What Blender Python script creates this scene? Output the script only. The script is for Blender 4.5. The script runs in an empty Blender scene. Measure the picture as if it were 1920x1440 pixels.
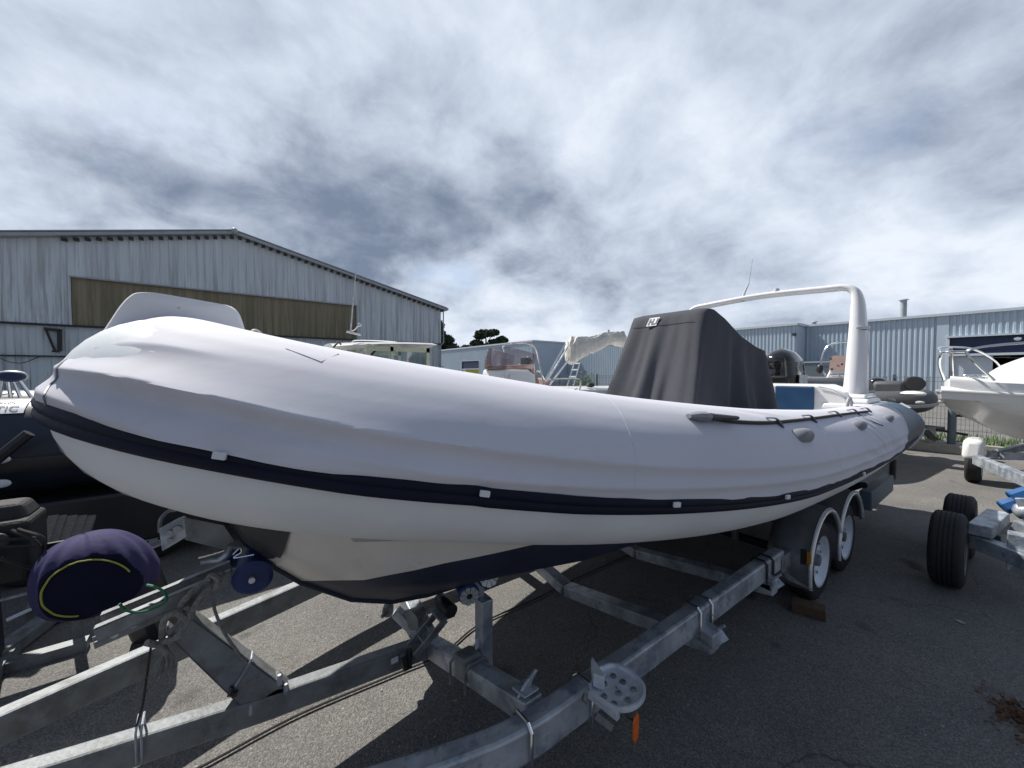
import bpy, bmesh, math, random
from mathutils import Vector, Matrix, noise
random.seed(7)
R = math.radians
scene = bpy.context.scene
COL = scene.collection
# ------------------------------------------------------------------ camera
# world axes: +X runs along the boats (bow to stern), +Y across them, away from the viewer
FPX = 720.0; CH = 1.70
PIT = math.atan(20/720.0); AZ = math.atan(955/720.0)
FH = Vector((math.cos(AZ), math.sin(AZ), 0)); RT = Vector((math.sin(AZ), -math.cos(AZ), 0))
cam = bpy.data.cameras.new('camera'); camo = bpy.data.objects.new('camera', cam); COL.objects.link(camo)
camo.location = (0, 0, CH)
camo.rotation_euler = (R(90)-PIT, 0, math.atan2(-FH.x, FH.y))
cam.sensor_width = 36; cam.lens = FPX/1920*36; cam.clip_start = 0.05; cam.clip_end = 3000
scene.camera = camo
FW = FH*math.cos(PIT) - Vector((0, 0, math.sin(PIT))); UP = FH*math.sin(PIT) + Vector((0, 0, math.cos(PIT)))
def ray(px, py): return FW + RT*((px-960)/FPX) + UP*((720-py)/FPX)
def at(px, py, u=None, v=None, z=None):
    """point of the real plane X=u, Y=v or Z=z seen at a pixel of the photograph"""
    r = ray(px, py); o = Vector((0, 0, CH))
    t = u/r.x if u is not None else v/r.y if v is not None else (z-CH)/r.z
    return o + r*t
# ------------------------------------------------------------------ sky and sun
SUN = Vector((-0.20, 0.80, 1.0)).normalized()          # towards the sun
sun_el = math.asin(SUN.z); sun_rot = math.atan2(SUN.x, SUN.y)
def build_world():
    w = bpy.data.worlds.new("World"); scene.world = w; w.use_nodes = True
    nt = w.node_tree; N = nt.nodes; L = nt.links; N.clear()
    out = N.new('ShaderNodeOutputWorld')
    sky = N.new('ShaderNodeTexSky'); sky.sky_type = 'NISHITA'; sky.sun_disc = False
    sky.sun_elevation = sun_el; sky.sun_rotation = sun_rot
    sky.air_density = 1.0; sky.dust_density = 1.0; sky.ozone_density = 2.0
    bsky = N.new('ShaderNodeBackground'); bsky.inputs[1].default_value = 0.10
    L.new(sky.outputs[0], bsky.inputs[0])
    tc = N.new('ShaderNodeTexCoord')
    sep = N.new('ShaderNodeSeparateXYZ'); L.new(tc.outputs['Generated'], sep.inputs[0])
    def M(op, a, b=None, c=None, clamp=False):
        n = N.new('ShaderNodeMath'); n.operation = op; n.use_clamp = clamp
        for i, x in enumerate((a, b, c)):
            if x is None: continue
            if isinstance(x, (int, float)): n.inputs[i].default_value = x
            else: L.new(x, n.inputs[i])
        return n.outputs[0]
    zc = M('MAXIMUM', sep.outputs[2], 0.0)
    den = M('ADD', zc, 0.38)
    cx = M('DIVIDE', sep.outputs[0], den); cy = M('DIVIDE', sep.outputs[1], den)
    comb = N.new('ShaderNodeCombineXYZ'); L.new(cx, comb.inputs[0]); L.new(cy, comb.inputs[1])
    def NZ(scale, det, rough, dist, off=(0, 0, 0), rot=0, sc=(1, 1, 1)):
        mp = N.new('ShaderNodeMapping'); mp.inputs['Location'].default_value = off; mp.inputs['Rotation'].default_value = (0, 0, rot); mp.inputs['Scale'].default_value = sc
        L.new(comb.outputs[0], mp.inputs[0])
        n = N.new('ShaderNodeTexNoise'); n.inputs['Scale'].default_value = scale; n.inputs['Detail'].default_value = det
        n.inputs['Roughness'].default_value = rough; n.inputs['Distortion'].default_value = dist
        L.new(mp.outputs[0], n.inputs['Vector']); return n.outputs['Fac']
    n1 = NZ(1.6, 10, .57, .35, (3.1, 1.7, 0), 0, (1, 1, 1))
    n2 = NZ(5.0, 8, .6, .3, (8.1, 4.7, 0))
    n3 = NZ(1.0, 4, .5, .2, (1.4, 6.2, 0))
    wn = N.new('ShaderNodeTexNoise'); wn.inputs['Scale'].default_value = 4.2; wn.inputs['Detail'].default_value = 8; wn.inputs['Roughness'].default_value = .58; L.new(tc.outputs['Generated'], wn.inputs['Vector'])
    ws = N.new('ShaderNodeVectorMath'); ws.operation = 'MULTIPLY_ADD'; L.new(wn.outputs['Color'], ws.inputs[0]); ws.inputs[1].default_value = (.5, .5, .42); ws.inputs[2].default_value = (-.25, -.25, -.21)
    wa_ = N.new('ShaderNodeVectorMath'); wa_.operation = 'ADD'; L.new(tc.outputs['Generated'], wa_.inputs[0]); L.new(ws.outputs[0], wa_.inputs[1])
    nv = N.new('ShaderNodeVectorMath'); nv.operation = 'NORMALIZE'; L.new(wa_.outputs[0], nv.inputs[0])
    def blob(px, py, width, gain):
        d = ray(px, py).normalized() if py is not None else px
        vm = N.new('ShaderNodeVectorMath'); vm.operation = 'DOT_PRODUCT'
        L.new(nv.outputs[0], vm.inputs[0]); vm.inputs[1].default_value = d
        a = M('SUBTRACT', 1.0, vm.outputs['Value']); a = M('MULTIPLY', a, -1.0/(width*width)); a = M('EXPONENT', a)
        return M('MULTIPLY', a, gain*(.76 if py is not None else 1))
    dark = M('MULTIPLY', M('SUBTRACT', n1, 0.5), 1.5)
    dark = M('ADD', dark, M('MULTIPLY', M('SUBTRACT', n2, 0.5), 1.0))
    dark = M('ADD', dark, M('MULTIPLY', M('SUBTRACT', n3, 0.5), 0.5))
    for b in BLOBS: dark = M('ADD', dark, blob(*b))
    ramp = N.new('ShaderNodeValToRGB'); L.new(M('MULTIPLY_ADD', dark, .92, .37, clamp=True), ramp.inputs[0])
    cr = ramp.color_ramp; cr.interpolation = 'B_SPLINE'
    cr.elements[0].position = 0.0; cr.elements[0].color = (0.68, 0.725, 0.79, 1)
    cr.elements[1].position = 1.0; cr.elements[1].color = (0.13, 0.17, 0.245, 1)
    for p, c in ((.22, (.54, .60, .695, 1)), (.45, (.44, .495, .59, 1)), (.72, (.27, .315, .40, 1))):
        e = cr.elements.new(p); e.color = c
    bcl = N.new('ShaderNodeBackground'); bcl.inputs[1].default_value = 1.0; L.new(ramp.outputs[0], bcl.inputs[0])
    # small gaps of clear sky
    gap = M('MULTIPLY', M('SUBTRACT', NZ(1.7, 7, .55, .3, (5.3, 9.9, 0)), 0.60), 7.0, clamp=True)
    cov = M('SUBTRACT', 1.0, M('MULTIPLY', gap, 0.5), clamp=True)
    mix = N.new('ShaderNodeMixShader'); L.new(cov, mix.inputs[0]); L.new(bsky.outputs[0], mix.inputs[1]); L.new(bcl.outputs[0], mix.inputs[2])
    L.new(mix.outputs[0], out.inputs[0])
BACK = (-FH*.8 + Vector((0, 0, .6))).normalized()  # unseen dark sky behind the camera, added to dim the ambient light
BLOBS = [(60, 180, .22, -.20), (30, 330, .12, -.16), (420, 130, .18, -.14), (450, 262, .09, -.26), (760, 40, .14, -.18),
         (180, 365, .09, .34), (320, 360, .10, .46), (460, 345, .10, .52), (600, 360, .13, .42), (790, 400, .13, .46), (970, 440, .13, .46), (1080, 500, .10, .20), (680, 480, .12, .18), (690, 110, .08, .38), (870, 130, .07, .22), (120, 420, .08, .12),
         (960, 585, .15, -.50), (1150, 120, .14, -.12), (1060, 250, .10, -.16), (1330, 330, .20, -.12), (1400, 170, .16, -.10), (1850, 60, .25, -.22), (1720, 330, .20, .24), (1500, 400, .14, .16), (1850, 480, .12, -.38), (1620, 540, .10, -.28), (1250, 480, .10, .10),
         (BACK, None, .72, 1.0), (Vector((0, 0, 1)), None, .34, 1.0)]  # last row: unseen dark sky behind and overhead, added to deepen the shade
build_world()
sl = bpy.data.lights.new('sun', 'SUN'); sl.energy = 5.0; sl.angle = R(0.6); sl.color = (1.0, 0.955, 0.88)
so = bpy.data.objects.new('sun', sl); COL.objects.link(so)
so.rotation_euler = (-SUN).to_track_quat('-Z', 'Y').to_euler(); so.location = SUN*60
scene.view_settings.view_transform = 'Standard'; scene.view_settings.look = 'None'
scene.view_settings.exposure = 0.38; scene.view_settings.gamma = 1.0
try:
    scene.cycles.use_adaptive_sampling = True; scene.cycles.max_bounces = 7; scene.cycles.transparent_max_bounces = 8
    scene.cycles.sample_clamp_indirect = 6.0
except Exception: pass
# ------------------------------------------------------------------ materials
def new_mat(name):
    m = bpy.data.materials.new(name); m.use_nodes = True
    nt = m.node_tree; b = nt.nodes['Principled BSDF']; return m, nt, b
def mat(name, col, rough=.6, metal=0, var=.12, scale=6, bump=0, bscale=60, spec=.5, streak=None, col2=None, c2=.5, c2w=.12, c2scale=3, stretch=(1, 1, 1), alpha=None, coat=0, bdist=.01):
    m, nt, b = new_mat(name); N = nt.nodes; L = nt.links
    b.inputs['Roughness'].default_value = rough; b.inputs['Metallic'].default_value = metal
    b.inputs['Specular IOR Level'].default_value = spec; b.inputs['Coat Weight'].default_value = coat
    tc = N.new('ShaderNodeTexCoord')
    mp = N.new('ShaderNodeMapping'); mp.inputs['Scale'].default_value = stretch; L.new(tc.outputs['Object'], mp.inputs[0])
    n = N.new('ShaderNodeTexNoise'); n.inputs['Scale'].default_value = scale; n.inputs['Detail'].default_value = 6; n.inputs['Roughness'].default_value = .6
    L.new(mp.outputs[0], n.inputs['Vector'])
    r = N.new('ShaderNodeValToRGB'); e = r.color_ramp.elements
    e[0].position = .3; e[1].position = .7
    e[0].color = (*[c*(1-var) for c in col], 1); e[1].color = (*[min(1, c*(1+var)) for c in col], 1)
    L.new(n.outputs['Fac'], r.inputs[0]); cur = r.outputs[0]
    if col2:
        n2 = N.new('ShaderNodeTexNoise'); n2.inputs['Scale'].default_value = c2scale; n2.inputs['Detail'].default_value = 8; n2.inputs['Roughness'].default_value = .65
        L.new(mp.outputs[0], n2.inputs['Vector'])
        r2 = N.new('ShaderNodeValToRGB'); r2.color_ramp.elements[0].position = c2-c2w/2; r2.color_ramp.elements[1].position = c2+c2w/2
        L.new(n2.outputs['Fac'], r2.inputs[0])
        mx = N.new('ShaderNodeMix'); mx.data_type = 'RGBA'; L.new(r2.outputs[0], mx.inputs[0]); L.new(cur, mx.inputs[6]); mx.inputs[7].default_value = (*col2, 1)
        cur = mx.outputs[2]
    L.new(cur, b.inputs['Base Color'])
    # uneven sheen
    mr = N.new('ShaderNodeMapRange'); L.new(n.outputs['Fac'], mr.inputs[0]); mr.inputs[3].default_value = max(0.02, rough-.12); mr.inputs[4].default_value = min(1, rough+.12)
    L.new(mr.outputs[0], b.inputs['Roughness'])
    if bump:
        nb = N.new('ShaderNodeTexNoise'); nb.inputs['Scale'].default_value = bscale; nb.inputs['Detail'].default_value = 4; L.new(mp.outputs[0], nb.inputs['Vector'])
        bp = N.new('ShaderNodeBump'); bp.inputs['Strength'].default_value = bump; bp.inputs['Distance'].default_value = bdist
        L.new(nb.outputs['Fac'], bp.inputs['Height']); L.new(bp.outputs[0], b.inputs['Normal'])
    return m
def glass_mat(name, tint, amount=.25, rough=.05):
    m, nt, b = new_mat(name); N = nt.nodes; L = nt.links
    tr = N.new('ShaderNodeBsdfTransparent'); tr.inputs[0].default_value = (*tint, 1)
    gl = N.new('ShaderNodeBsdfGlossy'); gl.inputs['Roughness'].default_value = rough; gl.inputs[0].default_value = (.9, .9, .9, 1)
    mx = N.new('ShaderNodeMixShader'); fr = N.new('ShaderNodeFresnel'); fr.inputs[0].default_value = 1.3
    a = N.new('ShaderNodeMath'); a.operation = 'ADD'; L.new(fr.outputs[0], a.inputs[0]); a.inputs[1].default_value = amount*.3; a.use_clamp = True
    L.new(a.outputs[0], mx.inputs[0]); L.new(tr.outputs[0], mx.inputs[1]); L.new(gl.outputs[0], mx.inputs[2])
    L.new(mx.outputs[0], N['Material Output'].inputs[0]); return m
def asphalt_mat():
    m, nt, b = new_mat('asphalt'); N = nt.nodes; L = nt.links
    tc = N.new('ShaderNodeTexCoord')
    def nz(s, d=4, r=.6):
        n = N.new('ShaderNodeTexNoise'); n.inputs['Scale'].default_value = s; n.inputs['Detail'].default_value = d; n.inputs['Roughness'].default_value = r
        L.new(tc.outputs['Object'], n.inputs['Vector']); return n.outputs['Fac']
    vo = N.new('ShaderNodeTexVoronoi'); vo.inputs['Scale'].default_value = 170; L.new(tc.outputs['Object'], vo.inputs['Vector'])
    sc = N.new('ShaderNodeSeparateColor'); L.new(vo.outputs['Color'], sc.inputs[0])
    r1 = N.new('ShaderNodeValToRGB'); L.new(sc.outputs[0], r1.inputs[0]); e = r1.color_ramp.elements
    e[0].position = 0; e[0].color = (.105, .104, .102, 1); e[1].position = 1; e[1].color = (.265, .257, .246, 1)
    x = r1.color_ramp.elements.new(.8); x.color = (.20, .195, .187, 1)
    r2 = N.new('ShaderNodeValToRGB'); L.new(nz(1.1, 7, .62), r2.inputs[0]); r2.color_ramp.elements[0].position = .3; r2.color_ramp.elements[1].position = .7
    r2.color_ramp.elements[0].color = (.70, .70, .72, 1); r2.color_ramp.elements[1].color = (1.14, 1.12, 1.08, 1)
    mx = N.new('ShaderNodeMix'); mx.data_type = 'RGBA'; mx.blend_type = 'MULTIPLY'; mx.inputs[0].default_value = 1
    L.new(r1.outputs[0], mx.inputs[6]); L.new(r2.outputs[0], mx.inputs[7])
    # stains
    r3 = N.new('ShaderNodeValToRGB'); L.new(nz(.55, 9, .7), r3.inputs[0]); r3.color_ramp.elements[0].position = .58; r3.color_ramp.elements[1].position = .68
    r3.color_ramp.elements[0].color = (1, 1, 1, 1); r3.color_ramp.elements[1].color = (.62, .60, .58, 1)
    m2 = N.new('ShaderNodeMix'); m2.data_type = 'RGBA'; m2.blend_type = 'MULTIPLY'; m2.inputs[0].default_value = 1
    L.new(mx.outputs[2], m2.inputs[6]); L.new(r3.outputs[0], m2.inputs[7])
    # scattered pale chips
    v2 = N.new('ShaderNodeTexVoronoi'); v2.inputs['Scale'].default_value = 26; L.new(tc.outputs['Object'], v2.inputs['Vector'])
    lt = N.new('ShaderNodeMath'); lt.operation = 'LESS_THAN'; L.new(v2.outputs['Distance'], lt.inputs[0]); lt.inputs[1].default_value = .11
    s2 = N.new('ShaderNodeSeparateColor'); L.new(v2.outputs['Color'], s2.inputs[0])
    gt = N.new('ShaderNodeMath'); gt.operation = 'GREATER_THAN'; L.new(s2.outputs[0], gt.inputs[0]); gt.inputs[1].default_value = .86
    mu = N.new('ShaderNodeMath'); mu.operation = 'MULTIPLY'; L.new(lt.outputs[0], mu.inputs[0]); L.new(gt.outputs[0], mu.inputs[1])
    m3 = N.new('ShaderNodeMix'); m3.data_type = 'RGBA'; L.new(mu.outputs[0], m3.inputs[0]); L.new(m2.outputs[2], m3.inputs[6]); m3.inputs[7].default_value = (.34, .33, .31, 1)
    # old patches, hairline cracks and oil spots
    wv = N.new('ShaderNodeVectorMath'); wv.operation = 'MULTIPLY_ADD'; wn = N.new('ShaderNodeTexNoise'); wn.inputs['Scale'].default_value = 2.2; wn.inputs['Detail'].default_value = 5; L.new(tc.outputs['Object'], wn.inputs['Vector'])
    L.new(wn.outputs['Color'], wv.inputs[0]); wv.inputs[1].default_value = (.55, .55, 0); L.new(tc.outputs['Object'], wv.inputs[2])
    ck = N.new('ShaderNodeTexVoronoi'); ck.feature = 'DISTANCE_TO_EDGE'; ck.inputs['Scale'].default_value = .42; L.new(wv.outputs[0], ck.inputs['Vector'])
    cl_ = N.new('ShaderNodeMath'); cl_.operation = 'LESS_THAN'; L.new(ck.outputs['Distance'], cl_.inputs[0]); cl_.inputs[1].default_value = .0013
    ck2 = N.new('ShaderNodeMath'); ck2.operation = 'MULTIPLY'; L.new(cl_.outputs[0], ck2.inputs[0]); L.new(nz(.8, 3), ck2.inputs[1])
    m4 = N.new('ShaderNodeMix'); m4.data_type = 'RGBA'; L.new(ck2.outputs[0], m4.inputs[0]); L.new(m3.outputs[2], m4.inputs[6]); m4.inputs[7].default_value = (.04, .038, .035, 1)
    os_ = N.new('ShaderNodeValToRGB'); L.new(nz(2.6, 3, .45), os_.inputs[0]); os_.color_ramp.elements[0].position = .66; os_.color_ramp.elements[1].position = .74
    os_.color_ramp.elements[0].color = (1, 1, 1, 1); os_.color_ramp.elements[1].color = (.45, .44, .43, 1)
    m5 = N.new('ShaderNodeMix'); m5.data_type = 'RGBA'; m5.blend_type = 'MULTIPLY'; m5.inputs[0].default_value = 1; L.new(m4.outputs[2], m5.inputs[6]); L.new(os_.outputs[0], m5.inputs[7])
    m3 = m5
    L.new(m3.outputs[2], b.inputs['Base Color']); b.inputs['Roughness'].default_value = .88; b.inputs['Specular IOR Level'].default_value = .3
    ad = N.new('ShaderNodeMath'); ad.operation = 'MULTIPLY_ADD'; L.new(vo.outputs['Distance'], ad.inputs[0]); ad.inputs[1].default_value = -1; L.new(nz(40, 3), ad.inputs[2])
    bp = N.new('ShaderNodeBump'); bp.inputs['Strength'].default_value = .6; bp.inputs['Distance'].default_value = .006
    L.new(ad.outputs[0], bp.inputs['Height']); L.new(bp.outputs[0], b.inputs['Normal'])
    return m
def wall_mat(name, col, dirt, amt, zlo, zhi, base=.0):
    """painted sheet cladding with vertical run-off stains between heights"""
    m, nt, b = new_mat(name); N = nt.nodes; L = nt.links
    tc = N.new('ShaderNodeTexCoord')
    def nz(s, st, d=5, r=.6):
        mp = N.new('ShaderNodeMapping'); mp.inputs['Scale'].default_value = st; L.new(tc.outputs['Object'], mp.inputs[0])
        n = N.new('ShaderNodeTexNoise'); n.inputs['Scale'].default_value = s; n.inputs['Detail'].default_value = d; n.inputs['Roughness'].default_value = r
        L.new(mp.outputs[0], n.inputs['Vector']); return n.outputs['Fac']
    r1 = N.new('ShaderNodeValToRGB'); L.new(nz(1.3, (1.3, 1.3, .12)), r1.inputs[0]); r1.color_ramp.elements[0].position = .3; r1.color_ramp.elements[1].position = .7
    r1.color_ramp.elements[0].color = (*[c*.84 for c in col], 1); r1.color_ramp.elements[1].color = (*[c*1.08 for c in col], 1)
    r2 = N.new('ShaderNodeValToRGB'); L.new(nz(3.2, (2.6, 2.6, .09), 9, .72), r2.inputs[0]); r2.color_ramp.elements[0].position = .56-base; r2.color_ramp.elements[1].position = .68-base
    r2.color_ramp.elements[1].color = (amt, amt, amt, 1)
    sep = N.new('ShaderNodeSeparateXYZ'); L.new(tc.outputs['Object'], sep.inputs[0])
    mr = N.new('ShaderNodeMapRange'); L.new(sep.outputs[2], mr.inputs[0]); mr.inputs[1].default_value = zhi; mr.inputs[2].default_value = zlo
    mu = N.new('ShaderNodeMath'); mu.operation = 'MULTIPLY'; L.new(r2.outputs[0], mu.inputs[0]); L.new(mr.outputs[0], mu.inputs[1])
    mx = N.new('ShaderNodeMix'); mx.data_type = 'RGBA'; L.new(mu.outputs[0], mx.inputs[0]); L.new(r1.outputs[0], mx.inputs[6]); mx.inputs[7].default_value = (*dirt, 1)
    L.new(mx.outputs[2], b.inputs['Base Color']); b.inputs['Roughness'].default_value = .6; b.inputs['Specular IOR Level'].default_value = .35
    return m
MT = {}
MT['asphalt'] = asphalt_mat()
MT['cover'] = mat('pale_cover_cloth', (.55, .555, .615), .72, var=.06, scale=2.2, col2=(.47, .46, .48), c2=.64, c2w=.16, c2scale=1.6, bump=.18, bscale=9, spec=.3, stretch=(.35, 1, 1), bdist=.006)
MT['whitecloth'] = mat('white_cover_cloth', (.66, .66, .68), .7, var=.05, scale=3, bump=.3, bscale=10, spec=.3)
MT['tube'] = mat('white_tube_fabric', (.66, .69, .725), .5, var=.05, scale=3, bump=.08, bscale=30, spec=.4, col2=(.60, .62, .64), c2=.66, c2w=.3, c2scale=2)
MT['navy'] = mat('navy_rubber', (.006, .009, .024), .6, var=.2, scale=8, bump=.1, spec=.18)
MT['hull'] = mat('white_gelcoat', (.60, .57, .525), .3, var=.06, scale=2, spec=.5, col2=(.48, .45, .40), c2=.66, c2w=.3, c2scale=3)
MT['antifoul'] = mat('dark_antifouling', (.014, .018, .042), .6, var=.2, scale=6, bump=.1)
MT['black'] = mat('black_plastic', (.018, .019, .022), .45, var=.2)
MT['gloss'] = mat('gloss_black', (.012, .012, .014), .13, var=.2, coat=.5)
MT['rubber'] = mat('tyre_rubber', (.018, .018, .019), .78, var=.3, scale=20, bump=.3, bscale=90)
MT['galv'] = mat('galvanised_steel', (.42, .455, .50), .48, metal=.5, var=.30, scale=8, bump=.2, bscale=50, col2=(.24, .28, .33), c2=.54, c2w=.10, c2scale=9)
MT['galvl'] = mat('bright_galvanised_casting', (.58, .62, .68), .45, metal=.35, var=.15, scale=20, bump=.3, bscale=60)
MT['galvd'] = mat('weathered_galvanised_steel', (.21, .225, .235), .62, metal=.35, var=.25, scale=12, bump=.2, bscale=60, col2=(.11, .11, .105), c2=.6, c2w=.2, c2scale=9)
MT['fender'] = mat('dull_zinc_mudguard', (.20, .21, .22), .42, metal=.6, var=.15, scale=7)
MT['lip'] = mat('rolled_zinc_lip', (.80, .79, .78), .3, metal=.4, var=.1)
MT['steel'] = mat('polished_steel', (.72, .73, .74), .18, metal=1, var=.08)
MT['rim'] = mat('painted_wheel_rim', (.66, .70, .76), .4, metal=.2, var=.06)
MT['gelwhite'] = mat('clean_white_gelcoat', (.80, .80, .79), .22, var=.03, scale=3, coat=.3)
MT['archw'] = mat('arch_gelcoat', (.74, .74, .76), .28, var=.03, scale=2, coat=.3)
MT['console'] = mat('charcoal_cover_cloth', (.056, .060, .073), .82, var=.12, scale=5, bump=.35, bscale=14, spec=.25, bdist=.006)
MT['cushion'] = mat('blue_vinyl', (.016, .06, .14), .45, var=.1, scale=9, bump=.1)
MT['tail'] = mat('blue_tube_panel', (.035, .085, .15), .5, var=.2, scale=5)
MT['tailg'] = mat('grey_tube_panel', (.055, .065, .08), .5, var=.2, scale=7)
MT['grey_rub'] = mat('grey_rubber', (.19, .20, .225), .5, var=.12, scale=10)
MT['greytube'] = mat('grey_tube_fabric', (.07, .074, .083), .55, var=.1, scale=5)
MT['lightgrey'] = mat('light_grey_rubber', (.34, .35, .36), .55, var=.1)
MT['darktube'] = mat('dark_navy_tube', (.012, .019, .034), .45, var=.2, scale=5)
MT['blue'] = mat('blue_roller', (.006, .020, .10), .5, var=.3, scale=14, col2=(.004, .012, .05), c2=.62, c2w=.1, c2scale=18)
MT['blueL'] = mat('bright_blue_roller', (.02, .10, .28), .4, var=.15)
MT['whitep'] = mat('dirty_white_plastic', (.58, .58, .58), .55, var=.25, scale=20)
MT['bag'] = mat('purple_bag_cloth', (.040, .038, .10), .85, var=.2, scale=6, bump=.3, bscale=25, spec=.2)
MT['bagd'] = mat('shaded_bag_cloth', (.010, .012, .03), .85, var=.2, scale=6, bump=.3, bscale=25, spec=.1)  # darker copy of the bag cloth, shade painted into the cheek
MT['yellow'] = mat('yellow_piping', (.33, .34, .05), .6, var=.1)
MT['amber'] = mat('amber_reflector', (.75, .14, .01), .3, var=.1)
MT['amberd'] = mat('amber_lens', (.45, .20, .02), .3, var=.1)
MT['wood'] = mat('rough_wood', (.10, .06, .035), .85, var=.4, scale=20, stretch=(1, 8, 8), bump=.5, bscale=40)
MT['greywood'] = mat('weathered_grey_wood', (.17, .155, .135), .85, var=.4, scale=20, stretch=(1, 8, 8), bump=.5, bscale=40)
MT['rope'] = mat('weathered_rope', (.20, .20, .185), .95, var=.35, scale=60, bump=.8, bscale=130, bdist=.01)
MT['ropeg'] = mat('green_twine', (.01, .13, .06), .7, var=.2)
MT['cord'] = mat('black_cord', (.028, .025, .022), .8, var=.3)
MT['sticker'] = mat('white_sticker', (.6, .62, .66), .5, var=.04)
MT['shed'] = wall_mat('aged_white_cladding', (.60, .655, .70), (.12, .13, .105), .9, 1.5, 8.2, .085)
MT['shedlow'] = wall_mat('stained_white_cladding', (.58, .64, .68), (.075, .085, .075), .95, 1.0, 3.6, .06)
MT['moss'] = wall_mat('mossy_fibre_cement', (.26, .225, .15), (.06, .058, .042), .95, 1.0, 6.5, .12)
MT['trim'] = mat('grey_metal_trim', (.33, .36, .39), .5, var=.12)
MT['clad'] = mat('pale_blue_cladding', (.47, .555, .64), .5, var=.04, scale=.5)
MT['cladtrim'] = mat('pale_cladding_trim', (.56, .62, .68), .5, var=.05)
MT['navyp'] = mat('navy_door_panel', (.015, .025, .075), .5, var=.1)
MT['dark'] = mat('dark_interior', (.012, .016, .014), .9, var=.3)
MT['ydoor'] = mat('yellow_door', (.42, .38, .02), .5, var=.08)
MT['roofm'] = mat('grey_roof_sheet', (.30, .33, .35), .6, var=.12)
MT['conc'] = mat('concrete_block', (.30, .29, .27), .9, var=.15, scale=9)
MT['needles'] = mat('dark_pine_needles', (.034, .052, .028), .9, var=.5, scale=.8)
MT['leaf'] = mat('green_leaves', (.05, .11, .025), .8, var=.4, scale=6)
MT['bark'] = mat('pine_bark', (.05, .04, .032), .95, var=.3)
MT['grass'] = mat('verge_grass', (.09, .17, .03), .9, var=.4, scale=3)
MT['canvas'] = mat('crumpled_white_canvas', (.62, .60, .55), .85, var=.15, scale=7, bump=.4, bscale=14)
MT['shrink'] = MT['gelwhite']
MT['pink'] = mat('faded_brown_panel', (.36, .25, .22), .5, var=.08)
MT['wire'] = mat('green_grey_wire', (.24, .27, .28), .5, metal=.3, var=.1)
MT['post'] = mat('slate_fence_post', (.12, .15, .18), .55, var=.1)
MT['red'] = mat('red_marking', (.50, .07, .07), .5, var=.1)
MT['orange'] = mat('orange_marking', (.55, .22, .05), .6, var=.1)
MT['cream'] = mat('cream_cabin_paint', (.62, .64, .48), .4, var=.04)
MT['leafdry'] = mat('dry_leaf_litter', (.11, .055, .03), .9, var=.4, scale=20)
MT['glass'] = glass_mat('clear_windscreen', (.78, .83, .85), .35)
MT['glasspink'] = glass_mat('tinted_windscreen', (.60, .50, .52), .35)
MT['glassgreen'] = glass_mat('green_cabin_glass', (.45, .58, .52), .5)
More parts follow.
